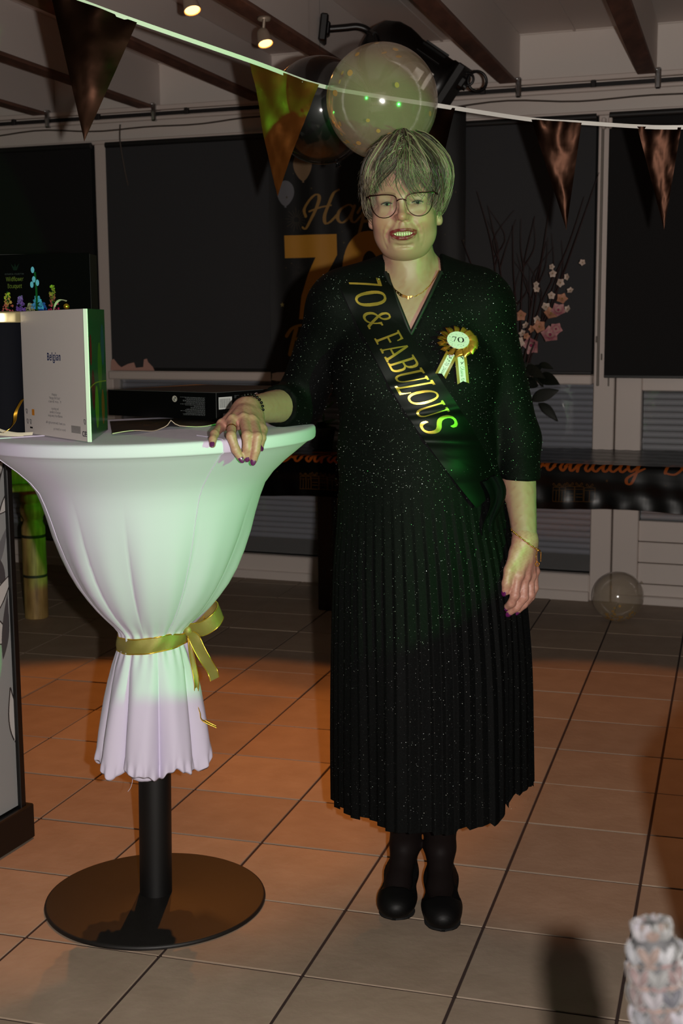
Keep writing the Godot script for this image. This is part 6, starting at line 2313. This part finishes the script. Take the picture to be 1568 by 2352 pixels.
func build_back_things() -> void:
	# carved table at the left: turned legs and a thick top
	var pale := mat("turned_wood", Color(.80, .68, .42), .5)
	pale.albedo_texture = noise_tex(.012, Color(.55, .5, .45), Color(1, 1, 1), 40); pale.uv1_triplanar = true; pale.uv1_scale = Vector3(5, .7, 5)
	var ring := mat("leg_groove", Color(.13, .12, .08), .7)
	var base := Vector3(-1.389, 0, -5.93)
	var t := thing("carved_table", "small table with thick turned wooden legs at the left, behind the white-covered table", "table", base, .36)
	var m: MB
	for p in [Vector3.ZERO, Vector3(-.5, 0, .05), Vector3(-.45, 0, -.42), Vector3(.05, 0, -.42)]:
		m = MB.new()
		var at := Transform3D(Basis.IDENTITY, p)
		m.lathe([[.0, 0.0], [.048, .0], [.053, .006], [.0535, .19], [.0515, .192], [.0515, .204], [.0535, .206], [.053, .37], [.050, .374], [.050, .385], [.053, .388], [.0525, .42], [.046, .435], [.04, .452], [.044, .462], [.054, .482], [.056, .503], [.05, .522], [.042, .532], [.054, .540], [.055, .565], [.05, .57], [.06, .575], [.06, .60], [.0, .60]], 32, at)
		var leg := part("leg", m, pale, t)
		for y in [.198, .379]:
			m = MB.new(); m.lathe([[.0505, y - .007], [.0522, y - .006], [.0522, y + .006], [.0505, y + .007]], 32, at)
			part("groove_ring", m, ring, leg)
	m = MB.new(); m.box(Vector3(-.225, .612, -.19), Vector3(.72, .028, .68), Basis.IDENTITY, .005); m.box(Vector3(-.225, .66, -.19), Vector3(.6, .07, .56), Basis.IDENTITY, .004)
	part("table_top", m, pale, t)
	# white folding chair whose leg shows left of the carved leg
	var wm := mat("chair_white", Color(.62, .66, .62), .4)
	var ch := thing("folding_chair", "chair with slanting white legs and dark seat beside the grey bar counter", "chair", Vector3(-1.462, 0, -5.36))
	for q in [[Vector3(-.012, .50, -.1), Vector3(.045, .0, .1)], [Vector3(-.38, .50, -.1), Vector3(-.33, .0, .1)], [Vector3(-.012, .46, .12), Vector3(-.05, .0, -.2)], [Vector3(-.38, .46, .12), Vector3(-.40, .0, -.2)]]:
		m = MB.new(); m.tube([q[0], q[1]], .0125, 10)
		part("leg", m, wm, ch)
	m = MB.new(); m.box(Vector3(-.2, .50, .02), Vector3(.4, .04, .38), Basis.IDENTITY, .012)
	part("seat", m, mat("seat_black", Color(.012, .012, .013), .7), ch)
	m = MB.new(); m.box(Vector3(-.2, .66, -.17), Vector3(.4, .3, .03), Basis(Vector3.RIGHT, -.15), .012)
	part("backrest", m, mat("seat_black", Color.GRAY), ch)

	# flower arrangement on the long table, right of the woman
	var s0 := Vector3(-1.37, .727, .33)
	var o := wthing("flower_arrangement", "pink orchid and blossom arrangement with tall red twigs on the long table", "flower arrangement", s0.x, s0.y, s0.z)
	m = MB.new(); m.lathe([[.0, .0], [.055, .0], [.07, .02], [.08, .10], [.06, .18], [.045, .21], [.05, .225], [.044, .225], [.04, .20], [.0, .19]], 32)
	part("vase", m, mat("dark_vase", Color(.03, .03, .03), .2), o)
	var twig := mat("red_twig", Color(.16, .025, .02), .6)
	var green := mat("leaf_green", Color(.035, .07, .03), .55)
	green.backlight_enabled = true; green.backlight = Color(.05, .1, .03)
	var r := RandomNumberGenerator.new(); r.seed = 31
	for q in [[-.19, 1.02], [-.13, .95], [-.27, .80], [-.04, .86], [.06, .90], [.17, 1.02], [.28, .98], [.36, 1.08], [.22, .70], [.12, .78]]:
		var p := [Vector3(0, .2, 0)]
		for i in 4:
			var f := (i + 1) / 4.0
			p.append(Vector3(q[0] * pow(f, 1.25) + r.randf_range(-.02, .02), .2 + q[1] * f * .95, r.randf_range(-.03, .05)))
		m = MB.new()
		var s := spline(p, 24)
		var rad := []
		for i in 24: rad.append(lerpf(.005, .0012, i / 23.0))
		m.tube(s, rad, 6)
		for k in 2:
			var i := r.randi_range(9, 17)
			m.tube(spline([s[i], s[i] + Vector3(r.randf_range(-.05, .06), .09, .01), s[i] + Vector3(r.randf_range(-.09, .1), .21, .02)], 8), [.003, .0025, .002, .0018, .0015, .0012, .001, .0008], 5)
		part("twig", m, twig, o)
	var petal := func(mb: MB, c: Vector3, b: Basis, n: int, size: float, cup: float, c0: Color, c1: Color):
		for k in n:
			var a := TAU * k / n
			var d := Vector3(cos(a), sin(a), 0); var sd := Vector3(-sin(a), cos(a), 0)
			var rows := []; var cols := []
			for i in 6:
				var u := i / 5.0
				var w := size * .52 * sin(PI * pow(clampf(u * .93 + .05, 0, 1), .75))
				var row := PackedVector3Array(); var cc := []
				for j in 5:
					var v := (j - 2) / 2.0
					row.append(c + b * (d * size * u + sd * w * v + Vector3(0, 0, cup * size * u * u + .1 * size * v * v)))
					cc.append(c0.lerp(c1, u))
				rows.append(row); cols.append(cc)
			mb.grid(rows, false, cols)
	var bm := vmat("petal", .55)
	bm.backlight_enabled = true; bm.backlight = Color(.25, .2, .2)
	var pink := lin(205, 160, 155); var pale_p := lin(225, 205, 190); var magenta := lin(150, 40, 85); var peach := lin(205, 150, 120)
	# place on the picture side of the arrangement: x along the wall, height above the vase foot, size, kind
	for q in [[.155, .532, .042, 0], [.185, .56, .030, 0], [.115, .57, .030, 2], [.16, .625, .032, 2], [.195, .64, .034, 0], [.13, .655, .022, 1], [.21, .69, .026, 2], [.165, .705, .018, 1], [.07, .49, .044, 0], [.02, .50, .028, 1], [.10, .60, .020, 1], [.245, .725, .016, 1], [.10, .735, .016, 1], [.20, .76, .020, 1], [.23, .785, .016, 1], [.165, .80, .018, 1], [.155, .83, .014, 1], [.09, .755, .014, 1], [.295, .845, .015, 1], [.02, .62, .026, 2], [.045, .575, .018, 1], [.03, .54, .018, 1], [.055, .53, .016, 2], [.01, .46, .022, 0], [.075, .56, .018, 2], [-.06, .56, .030, 0], [-.1, .62, .028, 2], [.235, .645, .018, 1]]:
		var fl := MB.new()
		var c := Vector3(q[0], q[1], r.randf_range(.02, .08))
		var b := Basis.from_euler(Vector3(r.randf_range(-.6, .3), r.randf_range(-.6, .6), r.randf() * TAU))
		var c1: Color = [pink, pale_p, peach][q[3]]
		petal.call(fl, c, b, 5, q[2], .25, magenta if q[3] == 0 else c1.darkened(.25), c1)
		petal.call(fl, c + b * Vector3(0, 0, .002), b * Basis(Vector3.BACK, .5), 4, q[2] * .6, .7, c1.darkened(.3), c1)
		fl.ball(c + b * Vector3(0, 0, q[2] * .2), q[2] * .16, 8, 6, magenta if q[3] == 0 else lin(150, 120, 60))
		part("blossom", fl, bm, o)
	for k in 34:
		var a := r.randf_range(-.5, PI + .5)
		var ln := r.randf_range(.07, .16)
		var c := Vector3(r.randf_range(-.06, .14), r.randf_range(.2, .42), r.randf_range(-.02, .06))
		var d := Vector3(cos(a) * .9, r.randf_range(-.5, .7), r.randf_range(0, .6)).normalized()
		var sd := d.cross(Vector3(.2, .3, 1)).normalized()
		var rows := []
		for i in 8:
			var u := i / 7.0
			var w := ln * .2 * sin(PI * pow(u * .96 + .02, .8))
			rows.append(PackedVector3Array([c + d * ln * u - sd * w - Vector3(0, u * u * .03, 0), c + d * ln * u + Vector3(0, -u * u * .03, .004), c + d * ln * u + sd * w - Vector3(0, u * u * .03, 0)]))
		m = MB.new(); m.grid(rows)
		part("leaf", m, green, o)

	# plant with an orange bloom between the woman's arm and the table
	var pl := wthing("potted_plant", "small potted plant with orange flower and curling green stem on the long table", "potted plant", -2.30, .727, .36)
	m = MB.new(); m.lathe([[.0, .0], [.045, .0], [.06, .09], [.064, .1], [.056, .1], [.05, .085], [.0, .08]], 28)
	part("pot", m, mat("clay_dark", Color(.05, .03, .02), .7), pl)
	var lime := mat("plant_lime", Color(.10, .30, .06), .45)
	m = MB.new()
	m.tube(spline([Vector3(0, .08, 0), Vector3(.012, .16, .02), Vector3(-.008, .21, .03), Vector3(-.002, .25, .03)], 14), .005, 8)
	m.tube(spline([Vector3(-.008, .24, .04), Vector3(.0, .205, .045), Vector3(.025, .195, .045), Vector3(.05, .205, .04), Vector3(.07, .225, .04)], 16), .005, 8)
	part("stem", m, lime, pl)
	var fl := MB.new()
	petal.call(fl, Vector3(.012, .255, .04), Basis.from_euler(Vector3(-.3, .2, 0)), 6, .05, .5, lin(120, 40, 10), lin(190, 80, 25))
	petal.call(fl, Vector3(-.045, .20, .03), Basis.from_euler(Vector3(.2, -.4, .4)), 6, .042, .4, lin(110, 40, 10), lin(180, 85, 40))
	part("orange_flower", fl, bm, pl)
	for k in 16:
		var a := TAU * k / 16 + .2
		var d := Vector3(cos(a), r.randf_range(.1, 1.2), sin(a)).normalized()
		var sd := d.cross(Vector3.UP).normalized()
		var ln := r.randf_range(.07, .11)
		var rows := []
		for i in 7:
			var u := i / 6.0
			var w := ln * .22 * sin(PI * (u * .95 + .03))
			var c := Vector3(0, .1, 0) + d * ln * u - Vector3(0, u * u * .04, 0)
			rows.append(PackedVector3Array([c - sd * w, c + Vector3(0, -.004, 0), c + sd * w]))
		m = MB.new(); m.grid(rows)
		part("leaf", m, lime if k % 2 else green, pl)

	# added pink cut-out in place of a patch of warm light on the sill
	var paper := mat("warm_light_pink", Color(.78, .60, .55), .7)  # the warm light on the sill is put into this pink
	var sl := wthing("sill_light_patch", "added pink cut-out in place of warm light on the left window sill", "decoration", -3.49, 1.074, .04)
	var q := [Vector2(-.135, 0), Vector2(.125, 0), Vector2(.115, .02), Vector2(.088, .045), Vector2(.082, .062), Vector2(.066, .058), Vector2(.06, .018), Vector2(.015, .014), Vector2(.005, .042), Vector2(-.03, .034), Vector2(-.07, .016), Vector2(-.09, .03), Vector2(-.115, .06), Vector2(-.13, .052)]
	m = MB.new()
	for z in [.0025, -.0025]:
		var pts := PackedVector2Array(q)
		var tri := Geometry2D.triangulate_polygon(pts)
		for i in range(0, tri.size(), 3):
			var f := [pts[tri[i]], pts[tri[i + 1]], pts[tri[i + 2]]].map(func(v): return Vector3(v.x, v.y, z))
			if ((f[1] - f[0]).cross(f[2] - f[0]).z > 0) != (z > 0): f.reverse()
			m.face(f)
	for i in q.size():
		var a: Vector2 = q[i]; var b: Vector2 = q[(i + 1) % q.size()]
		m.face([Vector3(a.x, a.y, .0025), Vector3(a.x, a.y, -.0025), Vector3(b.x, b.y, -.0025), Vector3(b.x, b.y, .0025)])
	part("light_patch_cutout", m, paper, sl)


func build_woven_chair() -> void:
	# woven chair close to the camera at the lower right, only a corner of its back in the picture
	var a := Vector3(.2055, .945, -.843); var b := Vector3(.235, .649, -.788); var foot := Vector3(.30, .0, -.70)
	var o := thing("woven_chair", "chair with a grey and pink woven back post close to the camera", "chair", Vector3(.5, 0, -.7))
	var off := Vector3(.5, 0, -.7)
	var core := mat("weave_core", Color(.07, .07, .08), .85)
	var wm := vmat("woven_cord", .8)
	wm.rim_enabled = true; wm.rim = .3
	var m := MB.new()
	m.tube([a + (b - a) * .03, a + (b - a) * .06, b, foot], [.0135, .0163, .0180, .0165], 20)
	m.ball(a + (b - a) * .03, Vector3(.0132, .009, .0132), 14, 10)
	part("back_post", m, core, o, off)
	var d := (b - a).normalized()
	var e1 := d.cross(Vector3.BACK).normalized(); var e2 := d.cross(e1)
	var r := RandomNumberGenerator.new(); r.seed = 2
	for j in 24:
		for i in 9:
			var t := (j + .3) * .0140
			var an := TAU * (i + .35 * (j % 2)) / 9
			var n := (e1 * cos(an) + e2 * sin(an))
			var c := a + d * t + n * (.0170 if j > 1 else (.0150 if j == 1 else .0100))
			var sd := d.cross(n).normalized()
			var shade := r.randf_range(.24, .66)
			var col := lin(84, 83, 87) if i % 2 == (j / 2) % 2 else (lin(60, 45, 42) if (i + j) % 3 else lin(28, 28, 33))
			col = Color(col.r * shade, col.g * shade, col.b * shade)
			var mb := MB.new()
			for e in [-1.0, 1.0]:      # a knitted stitch: two leaning strands
				var bs := Basis(n, e * .55) * Basis(sd, n, d)
				mb.ball(c + sd * e * .0030 + n * r.randf_range(-.001, .0015), Vector3(.0036, .0036, .0080), 8, 6, col, bs)
			mb.ball(c + d * .007 - n * .001, Vector3(.0062, .0030, .0026), 8, 5, lin(52, 36, 33).darkened(r.randf() * .4), Basis(sd, n, d))
			part("stitch", mb, wm, o, off)
	m = MB.new()
	for q in [[.66, .018], [.46, .016]]:
		m.tube([Vector3(.235, q[0], -.79), Vector3(.48, q[0] + .01, -.80), Vector3(.72, q[0], -.78)], q[1], 12)
	m.tube([Vector3(.735, .945, -.80), Vector3(.72, .45, -.77), Vector3(.70, .0, -.74)], [.017, .018, .016], 14)
	m.tube([Vector3(.30, .44, -.55), Vector3(.31, .0, -.5)], .016, 12); m.tube([Vector3(.70, .44, -.52), Vector3(.70, .0, -.47)], .016, 12)
	part("frame", m, core, o, off)
	m = MB.new(); m.box(Vector3(.50, .455, -.70), Vector3(.46, .05, .44), Basis(Vector3.UP, -.1), .015)
	part("seat", m, core, o, off)
	# added coat shape outside the right edge, built to throw a flash shadow
	var st := thing("added_coat_stand", "added dark coat shape outside the right edge, made to cast the floor shadow", "added shadow caster", Vector3(.578, 0, -1.175))
	m = MB.new(); m.lathe([[.17, 0], [.17, .012], [.02, .02], [.014, .03], [.014, 1.13], [.0, 1.13]], 24)
	part("stand", m, mat("stage_black", Color.GRAY), st)
	m = MB.new()
	var rows := []
	for q in [[0.141, 0.195, 0.088], [0.31, 0.195, 0.094], [0.635, 0.189, 0.097], [0.719, 0.208, 0.097], [0.823, 0.229, 0.097], [0.882, 0.243, 0.097], [0.942, 0.252, 0.094], [0.968, 0.238, 0.088], [0.991, 0.216, 0.083], [1.029, 0.183, 0.075], [1.116, 0.104, 0.055], [1.155, 0.039, 0.033]]:
		var row := PackedVector3Array()
		for i in 40:
			var an := -TAU * i / 40
			var w := 1.0 + .03 * sin(an * 9) * smoothstep(1.0, .5, q[0])
			row.append(Vector3(cos(an) * q[1] * w, q[0], sin(an) * q[2] * w))
		rows.append(row)
	m.grid(rows, true); m.cap(rows[0], false); m.cap(rows[-1], true)
	part("coat", m, mat("added_coat_wool", Color(.03, .03, .035), .9), st)
